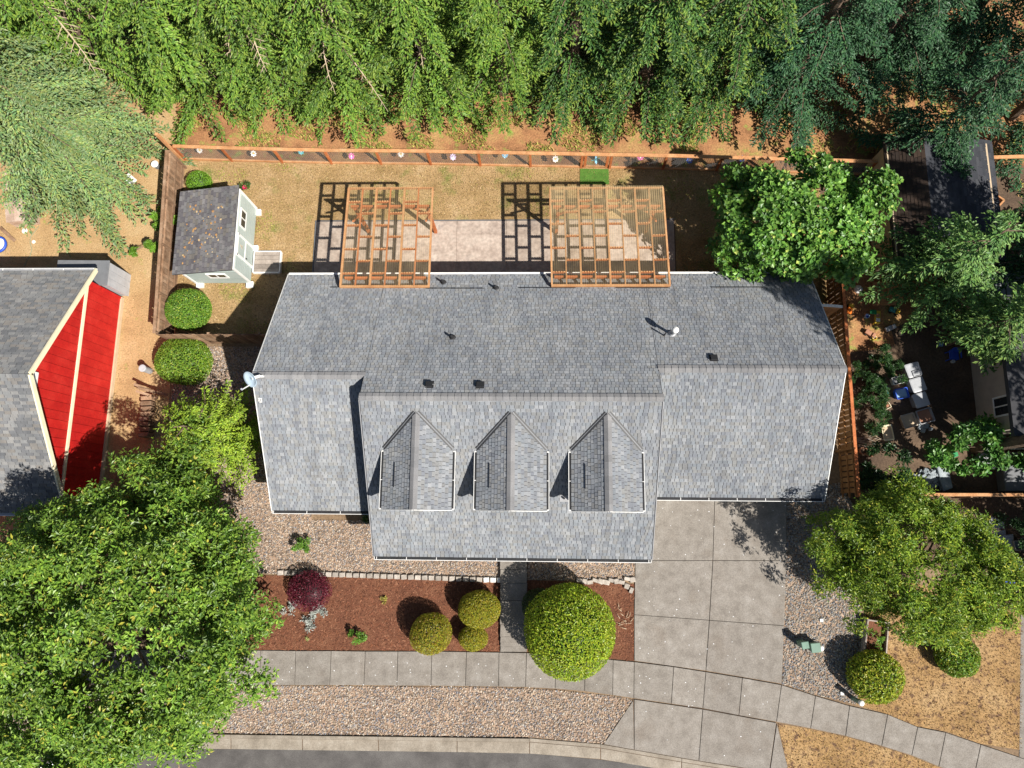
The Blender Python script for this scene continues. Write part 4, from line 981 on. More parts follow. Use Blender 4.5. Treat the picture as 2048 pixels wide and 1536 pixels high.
slider((20.1, 4.85, 1.9), (0, -1, 0), .75, 1.0, ng)
tr_ = thing('white_trim_hut', 'low hut with pale sheet roof under the fir near the beige house', 'hut', (20.5, 10.2, 0))
MB().box((21.0, 10.1, .8), (2.6, 1.6, 1.6)).build('wall', MT['grey_wood'], tr_)
for k in range(4): MB().box((19.95 + k * .7, 10.1, 1.68), (.66, 1.9, .04), ry=.05).build('roof_sheet', MT['pale_grey'], tr_)
# ================================================================ plants
TRI = np.array([(0, 3, 2), (0, 2, 1)])
def leaf_mesh(name, P, D, N, L, Wd, C, mat, parent, fold=.18, droop=.12):
    """one small folded leaf per row: base P, direction D, rough normal N, length L, width Wd, colour C"""
    D = unit(D); S = unit(np.cross(D, N)); N = unit(np.cross(S, D)); L = L[:, None]; w = Wd[:, None] / 2
    v = np.stack([P, P + D * L * .48 + S * w + N * L * fold * .5, P + D * L - N * L * droop, P + D * L * .48 - S * w + N * L * fold * .5], 1)
    n = len(P)
    return quick_mesh(name, v.reshape(-1, 3), (TRI[None] + (np.arange(n) * 4)[:, None, None]).ravel(), 3, mat, np.repeat(C, 4, 0), parent)

def mixcol(r, n, pal, wts=None, jit=.2):
    pal = np.array(pal); i = r.choice(len(pal), n, p=wts); return pal[i] * r.uniform(1 - jit, 1 + jit, (n, 1))

GREEN_F = [(0.106, 0.206, 0.030), (0.138, 0.250, 0.033), (0.175, 0.288, 0.040), (0.081, 0.169, 0.030)]
GREEN_D = [(0.034, 0.098, 0.039), (0.046, 0.121, 0.052), (0.063, 0.149, 0.052), (0.028, 0.081, 0.037)]
BLUE_C = [(0.094, 0.188, 0.100), (0.125, 0.237, 0.138), (0.156, 0.275, 0.144), (0.150, 0.237, 0.088), (0.075, 0.156, 0.088)]

def conifer(label, base, h, r0, z0, pal, seed, per_m=13, droop=.35, leaf=.17, twig=.55, group=None, top_cut=99, dead=0, dense=1.0, name='conifer', tipcol=None, cat='tree', lean=(0, 0), power=.85):
    r = np.random.default_rng(seed); b = np.array([base[0], base[1], 0.0]); root = thing(name, label, cat, b, group)
    ln = np.array([lean[0], lean[1], 0.0])
    def axis(z): return b + ln * (z / h) + np.array([0, 0, z])
    MB().tube([axis(z) for z in (0, h * .3, h * .65, h * .97)], [.24 * h / 15, .18 * h / 15, .1 * h / 15, .02], 8).build('trunk', MT['bark'], root)
    nb = int((h - z0) * per_m * .9)
    P, D, N, L, Wd, C = [], [], [], [], [], []
    br = MB()
    for k in range(nb):
        z = z0 + (h - z0) * (1 - (1 - r.uniform()) ** .8); fr = (z - z0) / (h - z0)
        if z > top_cut and r.uniform() > .55: continue
        az = r.uniform(0, 6.283); ll = r0 * (1 - fr) ** power * r.uniform(.5, 1.2) + .25; bcol = r.uniform(.72, 1.3)
        out = np.array([math.cos(az), math.sin(az), 0]); sd = np.array([-out[1], out[0], 0])
        rise = r.uniform(-.05, .25); dr = droop * r.uniform(.6, 1.4); bend = r.uniform(-.25, .25)
        a0 = axis(z)
        nt = max(3, int(ll / .15 * dense)); t = np.linspace(.22, 1, nt)
        pos = a0 + out * (ll * t)[:, None] + sd * (ll * bend * t * t)[:, None]; pos[:, 2] += ll * (rise * t - dr * t * t)
        if k % 3 == 0:
            q = [a0] + [pos[min(i, nt - 1)] for i in (nt // 3, 2 * nt // 3, nt - 1)]; br.tube(q, [.035, .022, .014, .006], 4, cap=False)
        for sg in (-1, 1):
            tl = twig * (1 - .6 * t) * r.uniform(.6, 1.3, nt) * min(1, ll / 1.8 + .35)
            td = unit(out * .75 + sd * (sg * r.uniform(.5, 1.1, nt))[:, None] + np.array([0, 0, -1]) * r.uniform(.0, .55, nt)[:, None])
            kk = 5
            for j in range(kk):
                f_ = (j + r.uniform(.1, .9, nt)) / kk
                P.append(pos + td * (tl * f_)[:, None] + r.normal(0, .025, (nt, 3)))
                s2 = np.cross(td, [0, 0, 1]) * r.choice([-1, 1], nt)[:, None]
                D.append(td + s2 * r.uniform(.2, .8, nt)[:, None] + r.normal(0, .18, (nt, 3)))
                N.append(np.array([0, 0, 1]) + out * .25 + r.normal(0, .35, (nt, 3)))
                L.append(leaf * r.uniform(.7, 1.35, nt)); Wd.append(leaf * r.uniform(.34, .55, nt))
                c = mixcol(r, nt, pal) * bcol
                if tipcol is not None and j == kk - 1: c = c * .4 + np.array(tipcol) * .6
                C.append(c)
    P, D, N, L, Wd, C = (np.concatenate(q) for q in (P, D, N, L, Wd, C))
    leaf_mesh('crown', P, D, N, L, Wd, C, MT['needle'], root)
    br.build('branches', MT['bark'], root)['kind'] = 'stuff'
    return root

def dead_branch(root, a, b, seed, width=.7, n=16, sag=.3):
    """bare pale bough with side twigs, a part of its tree"""
    r = random.Random(seed); a, b = Vector(a), Vector(b); g = MB(); d = (b - a); L = d.length; d.normalize(); sd = d.cross(Vector((0, 0, 1))).normalized(); up = sd.cross(d)
    pts = [a + d * (L * t) + up * (-sag * t * t) + sd * (.12 * math.sin(t * 5 + seed)) for t in (0, .25, .5, .75, 1)]
    g.tube(pts, [.05, .04, .03, .02, .008], 5)
    for k in range(n):
        t = .12 + .85 * k / n; p = a + d * (L * t) + up * (-sag * t * t) + sd * (.12 * math.sin(t * 5 + seed)); sg = 1 if k % 2 else -1; l = width * (1 - .6 * t) * r.uniform(.6, 1.2)
        e = p + (sd * sg * .85 + d * .7 + up * r.uniform(-.3, .2)).normalized() * l
        g.tube([p, (p + e) / 2 + up * .05, e], [.018, .013, .005], 4, cap=False)
        for s2 in (-1, 1):
            f_ = (p + e) / 2; g.tube([f_, f_ + (d * .6 + sd * (sg * .5) + up * (.25 * s2) + sd * (.5 * s2)).normalized() * (l * .45)], [.01, .004], 4, cap=False)
    g.build('dead_branch', MT['deadwood'], root)

def broadleaf(label, base, ctr, rad, seed, n_clump, per, leaf, lw, pal, wts=None, lumps=26, lump=.28, thick=.5, name='tree', cat='tree', group=None, tip=None, low=-.45, trunk_r=.16, spread=1.0, mat='leaf', limbs=9, clump=1.0, shape=None, sharp=16, bough=.5, bough_n=26):
    r = np.random.default_rng(seed); root = thing(name, label, cat, (base[0], base[1], 0), group); ctr = np.array(ctr, float); rad = np.array(rad, float)
    bd = unit(r.normal(size=(lumps, 3))); bh = r.uniform(-.7, 1, lumps)
    d = unit(r.normal(size=(n_clump * 2, 3))); d = d[d[:, 2] > low + r.uniform(-.15, .15, len(d))][:n_clump]; n = len(d)
    bump = 1 + lump * (np.exp(-(1 - d @ bd.T) * sharp) * bh).sum(1)
    dep = 1 - thick * r.uniform(0, 1, n) ** 2.2
    bough = min(bough, .4 * float(rad.min())); nbg = max(6, n // bough_n); r_b = bough * r.uniform(.6, 1.35, nbg); bi = r.integers(0, nbg, n)
    Bc = ctr + d[:nbg] * rad * (bump[:nbg] * dep[:nbg])[:, None]           # boughs: leafy tufts with gaps between them
    vv = unit(unit(r.normal(size=(n, 3))) + (d[:nbg] * .7 + np.array([0, 0, .6]))[bi])
    P0 = Bc[bi] + vv * r_b[bi][:, None] * (1 - .45 * r.uniform(0, 1, (n, 1)) ** 2) * np.array([1, 1, .75])
    d = unit(vv + d[:nbg][bi] * .5)
    if shape: P0 = shape(P0)
    o = unit(d * .75 + np.array([0, 0, .55]) + r.normal(0, .28, (n, 3)))
    per_ = per
    P = np.repeat(P0, per_, 0); O = np.repeat(o, per_, 0); m_ = len(P)
    a = unit(np.cross(O, r.normal(size=(m_, 3)))); tilt = r.uniform(.75, 1.55, m_) * spread
    D = O * np.cos(tilt)[:, None] + a * np.sin(tilt)[:, None]; D[:, 2] -= .15
    P = P + unit(a) * (leaf * .35 * clump * r.uniform(0, 1.6, m_))[:, None] + O * (leaf * clump * r.uniform(-.8, .6, m_))[:, None]
    C = mixcol(r, m_, pal, wts)
    cv = np.repeat(r.uniform(.75, 1.25, nbg)[bi] * r.uniform(.88, 1.12, n), per_)[:, None]; C = C * cv
    if tip is not None:
        tp = np.repeat(r.uniform(0, 1, n) < tip[1], per_) & (tilt < .95 * spread); C[tp] = np.array(tip[0]) * r.uniform(.85, 1.2, (tp.sum(), 1))
    leaf_mesh('crown', P, D, O + r.normal(0, .25, (m_, 3)), leaf * r.uniform(.7, 1.3, m_), lw * r.uniform(.75, 1.25, m_), C, MT[mat], root)
    if trunk_r:
        g = MB(); b = np.array([base[0], base[1], 0.0]); top = ctr + np.array([0, 0, rad[2] * .35])
        g.tube([b, b * .6 + np.array([ctr[0], ctr[1], ctr[2] * .7]) * .4 + np.array([.0, .0, .0]), ctr - np.array([0, 0, rad[2] * .2]), top], [trunk_r, trunk_r * .8, trunk_r * .55, trunk_r * .15], 8)
        for k in range(limbs):
            j = P0[r.integers(0, n)]; s0 = ctr - np.array([0, 0, rad[2] * r.uniform(.1, .6)]); mid = s0 * .5 + j * .5 + np.array([0, 0, .1 * rad[2]])
            g.tube([s0, mid, j], [trunk_r * .4, trunk_r * .22, .012], 6, cap=False)
        g.build('trunk', MT['bark'], root)
    return root

def clipped(label, c, rad, seed, n, leaf, lw, pal, cat='shrub', group=None, name='clipped_shrub', wts=None, lump=.03, core=(.03, .05, .012), rough=.05, tip=None, shape=None, lean_spread=1.0):
    """dense clipped bush: twiggy core and a close coat of small leaves"""
    r = np.random.default_rng(seed); c = np.array(c, float); rad = np.array(rad, float); root = thing(name, label, cat, (c[0], c[1], 0), group)
    bd = unit(r.normal(size=(18, 3))); bh = r.uniform(-1, 1, 18)
    def surf_r(d): return 1 + lump * (np.exp(-(1 - d @ bd.T) * 14) * bh).sum(1)
    d = unit(r.normal(size=(n, 3))); d = d[c[2] + d[:, 2] * rad[2] > .02]; n = len(d)
    P = c + d * rad * (surf_r(d) * (1 + rough * .5 - rough * r.uniform(0, 2, n) ** 2))[:, None]
    if shape: P = shape(P)
    nr = unit(d / rad)
    a = unit(np.cross(nr, r.normal(size=(n, 3)))); t = r.uniform(.65, 1.45, n) * lean_spread; D = nr * np.cos(t)[:, None] + a * np.sin(t)[:, None]
    C = mixcol(r, n, pal, wts)
    if tip is not None: tp = r.uniform(size=n) < tip[1]; C[tp] = np.array(tip[0]) * r.uniform(.85, 1.2, (tp.sum(), 1))
    leaf_mesh('foliage', P - D * leaf * .3, D, nr + r.normal(0, .4, (n, 3)), leaf * r.uniform(.7, 1.3, n), lw * r.uniform(.7, 1.3, n), C, MT['leaf'], root)
    # inner twig mass
    u, v = np.meshgrid(np.linspace(0, 2 * np.pi, 25)[:-1], np.linspace(.02, np.pi - .02, 13)); dd = np.stack([np.sin(v) * np.cos(u), np.sin(v) * np.sin(u), np.cos(v)], -1).reshape(-1, 3)
    cp_ = c + dd * rad * (surf_r(dd) * .78)[:, None]
    if shape: cp_ = shape(cp_)
    cp_[:, 2] = np.maximum(cp_[:, 2], .01)
    k = np.arange(12 * 24); i = k // 24; j = k % 24; fc = np.stack([i * 24 + j, i * 24 + (j + 1) % 24, (i + 1) * 24 + (j + 1) % 24, (i + 1) * 24 + j], 1)
    quick_mesh('twigs', cp_, fc.ravel(), 4, MT['needle'], np.tile(np.array(core), (len(cp_), 1)), root, smooth=True)
    return root

# ---- forest row beyond the rail fence
ORD = ['first', 'second', 'third', 'fourth', 'fifth', 'sixth', 'seventh', 'eighth', 'ninth', 'tenth']
row = [(-26.5, 22.5, 3.4, 'F'), (-21.8, 22.3, 3.2, 'F'), (-16.6, 21.4, 2.9, 'F'), (-13.0, 21.6, 3.0, 'F'), (-9.2, 21.2, 2.9, 'F'), (-5.4, 21.5, 3.0, 'F'), (-1.8, 21.3, 2.8, 'F'), (1.7, 21.6, 3.1, 'M'), (5.2, 21.2, 3.1, 'M'), (8.8, 21.4, 3.2, 'M')]
TIP = (0.275, 0.362, 0.056)
for i, (x, y, r_, k) in enumerate(row):
    pal = GREEN_F if k == 'F' else [(.055, .135, .030), (.075, .165, .034), (.10, .20, .04), (.045, .11, .03)]
    t = conifer('tall green conifer in the forest row, %s from the far corner by the bare yard' % ORD[i], (x, y), 15.5 + (i * 37 % 5) * .5, r_, .5, pal, 100 + i, per_m=11.5, droop=.42, leaf=.165, twig=.72, dense=1.35, group='conifers in the row behind the rail fence', top_cut=9, tipcol=TIP, power=.6)
    if i == 1:
        dead_branch(t, (-21.4, 22.0, 7.0), (-19.6, 18.9, 5.2), 1, 1.0, 20); dead_branch(t, (-21.2, 22.0, 7.3), (-18.6, 20.6, 6.4), 2, .5, 10)
    if i == 3:
        dead_branch(t, (-12.9, 21.2, 7.0), (-11.7, 18.9, 5.6), 3, .7, 16); dead_branch(t, (-13.1, 21.3, 6.6), (-13.4, 19.4, 5.8), 4, .5, 10)
    if i == 4:
        dead_branch(t, (-9.3, 21.0, 6.6), (-9.2, 18.4, 4.4), 5, .5, 12); dead_branch(t, (-9.0, 21.0, 6.8), (-6.9, 18.0, 3.6), 6, .45, 12)
    if i == 5:
        dead_branch(t, (-5.6, 21.2, 6.0), (-5.1, 19.2, 5.2), 7, .4, 10)
# darker firs towards the right, and a filling row behind
for i, (x, y, r_, h_, lb) in enumerate([(12.4, 21.0, 3.4, 16, 'dark blue green fir standing behind the maple corner'), (16.2, 22.4, 3.4, 16, 'dark fir at the top of the forest clearing, nearer the maple'),
                                        (20.4, 23.4, 3.2, 16, 'dark fir at the far top of the forest clearing'), (23.4, 19.6, 3.3, 14, 'blue green fir at the top right beside the forest clearing'), (18.4, 17.6, 2.4, 8.5, 'blue green fir leaning over the dark outbuilding roof')]):
    conifer(lb, (x, y), h_, r_, .6, GREEN_D, 140 + i, per_m=10, droop=.3, leaf=.165, twig=.7, dense=1.3, group='dark firs on the right', top_cut=9, tipcol=(.07, .16, .075), power=.65)
for i, x in enumerate((-19.0, -11.2, -3.4, 3.6, 10.8)):
    conifer('conifer deep in the forest, %s along the second row' % ORD[i], (x, 25.2 + (i % 2)), 13, 3.0, .4, [(.05, .12, .03), (.065, .14, .032)], 160 + i, per_m=9, droop=.4, leaf=.2, twig=.6, group='conifers of the second forest row', top_cut=5)
conifer('big feathery grey green cedar overhanging the bare yard', (-22.6, 17.3), 11.5, 4.1, .4, [(.15, .25, .085), (.19, .29, .10), (.23, .30, .085), (.12, .22, .09), (.25, .29, .09)], 180, per_m=26, droop=.4, leaf=.16, twig=.85, tipcol=(.24, .31, .16), power=.55, name='cedar')
conifer('fir with bright tips over the shaded yard, next to the outbuilding', (17.6, 10.7), 8.0, 2.3, 1.8, [(0.096, 0.204, 0.060), (0.126, 0.252, 0.066), (0.168, 0.300, 0.072)], 181, per_m=15, droop=.25, leaf=.2, twig=.7, tipcol=(0.240, 0.360, 0.102), name='fir')
conifer('fir with bright tips overhanging the beige house', (19.1, 8.0), 7.5, 1.35, 2.6, [(0.108, 0.216, 0.060), (0.144, 0.264, 0.066), (0.192, 0.312, 0.072)], 182, per_m=15, droop=.25, leaf=.2, twig=.7, tipcol=(0.264, 0.372, 0.096), name='fir')
conifer('fir at the picture edge behind the little hut', (22.3, 11.6), 10, 2.8, .6, GREEN_D, 183, per_m=13, droop=.25, leaf=.19, twig=.7, tipcol=(.12, .22, .07), name='fir')
for i, (x, y, h_) in enumerate(((25.5, 1.5, 13), (24.8, 8.6, 15), (24.5, -2.2, 8))):
    conifer('tall fir beyond the right picture edge, %s of three' % ORD[i], (x, y), h_, 3.1, .8, GREEN_D, 190 + i, per_m=9, droop=.25, leaf=.24, twig=.75, group='firs shading the right yard', name='fir')

conifer('tall bare trunked fir whose crown rises out of the picture behind the fig bush', (19.9, 3.2), 18, 2.5, 10.2, GREEN_D, 195, per_m=16, droop=.25, leaf=.22, twig=.8, name='fir')
# ---- broadleaf trees
broadleaf('broad maple tree in the back lawn corner, shading the fence', (10.8, 12.6), (10.85, 12.75, 3.8), (2.95, 2.3, 2.1), 201, 3800, 6, .19, .155, [(0.098, 0.227, 0.034), (0.137, 0.286, 0.042), (0.182, 0.338, 0.052), (0.072, 0.176, 0.029)], lump=.42, lumps=80, sharp=36, thick=.5, name='maple_tree', tip=((0.442, 0.520, 0.117), .12), spread=.95, bough=.55, bough_n=24)
broadleaf('large glossy leaved tree covering the front left corner', (-14.6, -4.3), (-16.5, -4.3, 4.6), (5.0, 5.0, 3.5), 202, 19000, 6, .18, .08, [(0.143, 0.260, 0.033), (0.195, 0.319, 0.039), (0.247, 0.370, 0.052), (0.098, 0.195, 0.029)], lump=.30, lumps=150, sharp=60, thick=.42, name='broadleaf_tree', tip=((0.416, 0.403, 0.058), .16), low=-.75, trunk_r=.24, limbs=16, bough=.72, bough_n=27)
broadleaf('small leafy offshoot tree between the fence and the front left tree', (-15.7, 0.2), (-15.8, .3, 2.6), (1.6, 1.8, 1.4), 203, 1500, 6, .19, .085, [(0.117, 0.221, 0.031), (0.156, 0.273, 0.039), (0.195, 0.325, 0.047)], lump=.3, thick=.55, name='broadleaf_tree', trunk_r=.09)
broadleaf('fine leaved yellow green tree beside the driveway gravel', (14.6, -1.8), (15.7, -1.75, 2.9), (3.2, 2.45, 1.9), 204, 9500, 7, .15, .052, [(0.182, 0.286, 0.029), (0.234, 0.338, 0.034), (0.299, 0.390, 0.044), (0.111, 0.208, 0.026)], lump=.36, lumps=110, sharp=45, thick=.5, name='fine_leaved_tree', tip=((0.546, 0.546, 0.078), .2), low=-.6, trunk_r=.13, shape=lambda P: P + np.stack([(-(P[:, 1] + 2.1) * .42), np.zeros(len(P)), np.zeros(len(P))], 1))
broadleaf('upright light green larch by the left gable', (-14.4, 3.4), (-14.7, 3.3, 1.9), (2.05, 2.0, 1.7), 205, 1400, 1, .1, .05, [(.1, .2, .02)], name='larch_tree', trunk_r=.1) if False else None
lt = conifer('upright lime green larch beside the left gable', (-14.35, 3.45), 5.0, 2.25, .25, [(0.204, 0.324, 0.026), (0.264, 0.384, 0.034), (0.324, 0.420, 0.041), (0.156, 0.264, 0.024)], 206, per_m=44, droop=-.32, leaf=.12, twig=.36, tipcol=(0.288, 0.372, 0.042), name='larch', power=.75)
# leafy branch hedge in front of the beige house
broadleaf('leafy fig bush in front of the beige house wall', (20.3, 3.2), (20.4, 3.15, 1.5), (3.4, .85, 1.1), 207, 900, 6, .2, .13, [(0.060, 0.168, 0.029), (0.084, 0.216, 0.036), (0.120, 0.264, 0.043)], lump=.35, name='fig_bush', cat='bush', tip=((0.192, 0.324, 0.066), .25), trunk_r=.05)
broadleaf('dark mossy bush over the scrap pile at the right edge', (20.6, -.4), (20.6, -.4, .8), (1.6, .7, .7), 208, 420, 6, .12, .05, [(.03, .075, .02), (.04, .1, .026)], lump=.3, name='mossy_bush', cat='bush', trunk_r=.04)
# ---- shrubs behind and beside the fences
clipped('round topped arborvitae between the fence corner and house', (-16.72, 9.55, .75), (1.03, .98, .85), 211, 14000, .08, .035, [(0.135, 0.284, 0.030), (0.176, 0.338, 0.035), (0.216, 0.365, 0.041), (0.101, 0.223, 0.027)], tip=((0.405, 0.459, 0.068), .08), name='round_shrub')
clipped('small round green shrub behind the garden shed', (-16.95, 16.25, .45), (.6, .55, .5), 212, 3400, .07, .03, [(0.176, 0.351, 0.027), (0.216, 0.405, 0.032), (0.135, 0.297, 0.027)], name='round_shrub')
clipped('spreading lime green shrub below the short board fence', (-16.75, 7.0, .7), (1.32, 1.02, .85), 213, 17000, .09, .036, [(0.162, 0.297, 0.027), (0.209, 0.351, 0.035), (0.243, 0.378, 0.041), (0.115, 0.230, 0.027)], lump=.16, rough=.1, tip=((0.378, 0.446, 0.061), .12), name='spreading_shrub')
broadleaf('young leafy vine against the left board fence', (-18.7, 13.0), (-18.9, 13.1, .55), (.75, .85, .5), 214, 170, 8, .14, .085, [(.12, .25, .024), (.16, .29, .03), (.1, .2, .022)], lump=.4, name='vine', cat='plant', trunk_r=.025, shape=lambda P: P + np.stack([(P[:, 1] - 13.1) * .55, np.zeros(len(P)), np.zeros(len(P))], 1))
broadleaf('small leafy sapling against the left board fence, above the vine', (-18.6, 14.3), (-18.55, 14.35, .5), (.36, .42, .45), 215, 70, 8, .14, .08, [(.12, .25, .024), (.16, .29, .03)], name='sapling', cat='plant', trunk_r=.02)
# ---- front bed
GOLD = [(0.300, 0.315, 0.027), (0.375, 0.367, 0.030), (0.435, 0.405, 0.036), (0.225, 0.255, 0.024), (0.405, 0.285, 0.033)]
gd = 'clipped golden shrubs in the bark bed'
clipped('clipped golden ball shrub nearest the front walk', (-2.52, -4.05, .72), (.90, .78, .78), 221, 15000, .07, .028, GOLD, group=gd, lump=.05, rough=.07)
clipped('clipped golden ball shrub with a russet top overlapping the sidewalk', (-4.6, -5.1, .78), (.86, .82, .84), 222, 15000, .07, .028, GOLD, group=gd, lump=.07, rough=.12, tip=((.27, .13, .03), .1))
clipped('smallest clipped golden ball shrub, between the two larger ones', (-2.77, -5.3, .5), (.62, .52, .55), 223, 8000, .07, .028, GOLD, group=gd, lump=.05, rough=.07)
clipped('big lime green egg shaped shrub overlapping the sidewalk', (1.4, -4.8, 1.5), (1.8, 1.85, 1.6), 224, 26000, .115, .05, [(0.204, 0.336, 0.022), (0.276, 0.408, 0.026), (0.360, 0.456, 0.031), (0.408, 0.468, 0.034)], lump=.07, rough=.12, tip=((0.372, 0.396, 0.042), .12), core=(0.024, 0.054, 0.014))
clipped('dark green round shrub tucked behind the big lime shrub', (.12, -3.85, .85), (.78, .72, .85), 225, 6500, .06, .026, [(.035, .075, .014), (.05, .095, .018), (.028, .06, .012)], lump=.03)
clipped('red leaved dwarf maple in the bark bed', (-10.15, -3.4, .5), (.95, .82, .5), 226, 5200, .10, .026, [(.15, .016, .035), (.20, .025, .05), (.11, .012, .028), (.24, .05, .07)], name='dwarf_maple', rough=.16, lump=.08, core=(.035, .01, .012), lean_spread=1.2)
def plantlet(label, x, y, r_, h_, pal, seed, n=60, leaf=.09, lw=.045, name='bedding_plant', cat='plant', group=None):
    p = W(x, y); return broadleaf(label, (p.x, p.y), (p.x, p.y, h_ * .5), (r_, r_, h_ * .55), seed, n, 7, leaf, lw, pal, lump=.35, name=name, cat=cat, trunk_r=.015, limbs=4, low=-.3, group=group)
G2 = [(0.104, 0.234, 0.029), (0.143, 0.286, 0.034), (0.182, 0.325, 0.039)]
plantlet('small green bush alone on the gravel left of the porch', 604, 1093, .42, .6, G2, 231, 110, .09, .045)
plantlet('low green bush in the middle of the bark bed', 716, 1273, .36, .5, G2, 232, 90)
plantlet('low green bush at the tree end of the bark bed', 522, 1262, .42, .55, G2, 233, 110)
plantlet('tiny yellow plant alone in the bark bed', 766, 1200, .15, .16, [(.5, .42, .1), (.4, .38, .08)], 234, 12, .08, .04)
plantlet('tiny pale seedling near the sidewalk edge of the bark bed', 616, 1275, .1, .12, [(.4, .42, .14)], 235, 8, .06, .03)
SIL = [(.42, .44, .40), (.5, .52, .48), (.36, .40, .36)]
plantlet('silvery dusty plant below the red dwarf maple', 618, 1240, .3, .2, SIL, 236, 36, .13, .045, group='silver leaved plants by the red dwarf maple')
plantlet('silvery dusty plant beside the red dwarf maple, sidewalk side', 640, 1222, .26, .2, SIL, 237, 30, .13, .045, group='silver leaved plants by the red dwarf maple')
plantlet('silvery dusty plant at the tree side of the red dwarf maple', 580, 1217, .24, .18, SIL, 238, 22, .13, .045, group='silver leaved plants by the red dwarf maple')
plantlet('green weed clump at the kerb under the big tree', 342, 1462, .5, .35, [(.16, .25, .03), (.24, .28, .04), (.32, .29, .05)], 239, 80, .16, .03)
plantlet('dark weeds in the gravel beside the porch corner', 741, 1035, .3, .3, [(.05, .1, .02), (.07, .13, .03)], 240, 50)
plantlet('red flowering plant at the garden shed corner', 497, 377, .22, .4, [(.07, .14, .03), (.09, .16, .03)], 241, 30)
p = W(490, 376, .35); fl_ = thing('red_bloom', 'crimson bloom beside the garden shed corner', 'flower', p)
for k in range(9):
    a = k * .7; d = Vector((math.cos(a), math.sin(a), .5 + .3 * (k % 2))).normalized(); s_ = d.cross(Vector((0, 0, 1))).normalized() * .05
    MB().add([p, p + d * .09 + s_, p + d * .15, p + d * .09 - s_], [(0, 1, 2, 3)]).build('petal', plain('crimson', (.5, .02, .08), .6) if k == 0 else bpy.data.materials['crimson'], fl_)
# ---- right front
YG = [(0.250, 0.350, 0.027), (0.325, 0.400, 0.033), (0.388, 0.425, 0.037), (0.175, 0.275, 0.025)]
p = W(1750, 1352, .7); clipped('round yellow green shrub at the end of the raised planter', (p.x, p.y, .72), (1.05, .98, .78), 251, 7500, .12, .06, YG, lump=.1, rough=.14, name='round_shrub', tip=((.42, .40, .04), .18))
p = W(1912, 1312, .5); clipped('round green shrub in the middle of the scorched lawn', (p.x, p.y, .55), (.82, .78, .6), 252, 6000, .12, .055, [(0.120, 0.240, 0.024), (0.168, 0.300, 0.029), (0.240, 0.336, 0.036)], lump=.1, rough=.14, name='round_shrub', tip=((0.384, 0.408, 0.048), .12))
p = W(1762, 945, .6); broadleaf('dark glossy rhododendron beside the slatted fence', (p.x, p.y), (p.x, p.y, .8), (1.05, 1.0, .75), 253, 420, 8, .17, .065, [(.025, .07, .02), (.035, .09, .026), (.05, .11, .035)], name='rhododendron', cat='shrub', trunk_r=.04, lump=.25)
for i, (x, y, rx_, ry_, lb) in enumerate(((1752, 735, 1.25, .95, 'dark spreading juniper by the slatted fence, nearer the toys'), (1738, 815, .85, 1.2, 'dark spreading juniper by the slatted fence, beside the storage bins'))):
    p = W(x, y, .4); broadleaf(lb, (p.x, p.y), (p.x, p.y, .45), (rx_, ry_, .45), 254 + i, 700, 8, .12, .035, [(.028, .075, .022), (.04, .1, .028), (.06, .13, .035)], name='juniper', cat='shrub', trunk_r=.03, lump=.35, tip=((.2, .26, .04), .05), group='junipers along the slatted fence')
# ================================================================ garden edging
def rock_mesh(r, sx, sy, sz_):
    mb = MB(); top = .8
    vs = []
    for z, f_ in ((0, 1.0), (sz_ * .75, .97), (sz_, top)):
        for a, b in ((-1, -1), (-.2, -1.06), (1, -1), (1.05, 0), (1, 1), (.1, 1.05), (-1, 1), (-1.05, .1)):
            vs.append((a * sx / 2 * f_ * r.uniform(.93, 1.05), b * sy / 2 * f_ * r.uniform(.93, 1.05), z * r.uniform(.95, 1.05)))
    fs = [tuple(range(16, 24))] + [(k * 8 + i, k * 8 + (i + 1) % 8, (k + 1) * 8 + (i + 1) % 8, (k + 1) * 8 + i) for k in range(2) for i in range(8)]
    return mb.add(vs, fs).mesh('block')
r_ = random.Random(5)
ed = thing('block_edging', 'row of small grey edging blocks between gravel and bark bed', 'edging', W(780, 1152))
EM = [rock_mesh(r_, .26, .22, .15) for _ in range(6)]
n_ed = 33
for i in range(n_ed):
    x = 562 + (1000 - 562) * i / (n_ed - 1); y = 1145 + (1160 - 1145) * i / (n_ed - 1)
    me = r_.choice(EM).copy() if False else r_.choice(EM)
    o = bpy.data.objects.new('block', me); link(o, ed); p = W(x, y); o.location = (p.x, p.y, 0); o.rotation_euler = (0, 0, r_.uniform(-.08, .08))
    if not me.materials: me.materials.append(MT['stone'])
    if i >= n_ed - 3:
        o.data = me.copy(); o.data.materials.clear(); o.data.materials.append(MT['white'])
ed2 = thing('stone_edging', 'rough stones edging the corner bed by the driveway', 'edging', W(1215, 1164))
SM = [rock_mesh(r_, r_.uniform(.2, .36), r_.uniform(.16, .26), .14) for _ in range(6)]
for me in SM: me.materials.append(MT['stone'])
for i in range(11):
    o = bpy.data.objects.new('stone', SM[i % 6]); link(o, ed2); p = W(1158 + i * 10.6, 1160 + (i % 3) * 2 - (i > 8) * 3); o.location = (p.x, p.y, 0); o.rotation_euler = (0, 0, r_.uniform(-.4, .4))
for i, (x, y) in enumerate(((1262, 1180), (1253, 1172))):
    o = bpy.data.objects.new('stone', SM[i]); link(o, ed2); p = W(x, y); o.location = (p.x, p.y, 0); o.rotation_euler = (0, 0, 1.2)
# pale driftwood and dry stems in the corner bed
dw = thing('dry_stems', 'pale dead stems lying in the corner bed by the driveway', 'dead plant', W(1250, 1240))
for k in range(16):
    p = W(1250 + r_.uniform(-14, 14), 1238 + r_.uniform(-24, 26), .05); a = r_.uniform(0, 3.1); d = Vector((math.cos(a), math.sin(a), .1)) * r_.uniform(.12, .3)
    MB().tube([p, p + d * .5 + Vector((0, 0, .05)), p + d], [.016, .012, .005], 5).build('stem', MT['deadwood'], dw)
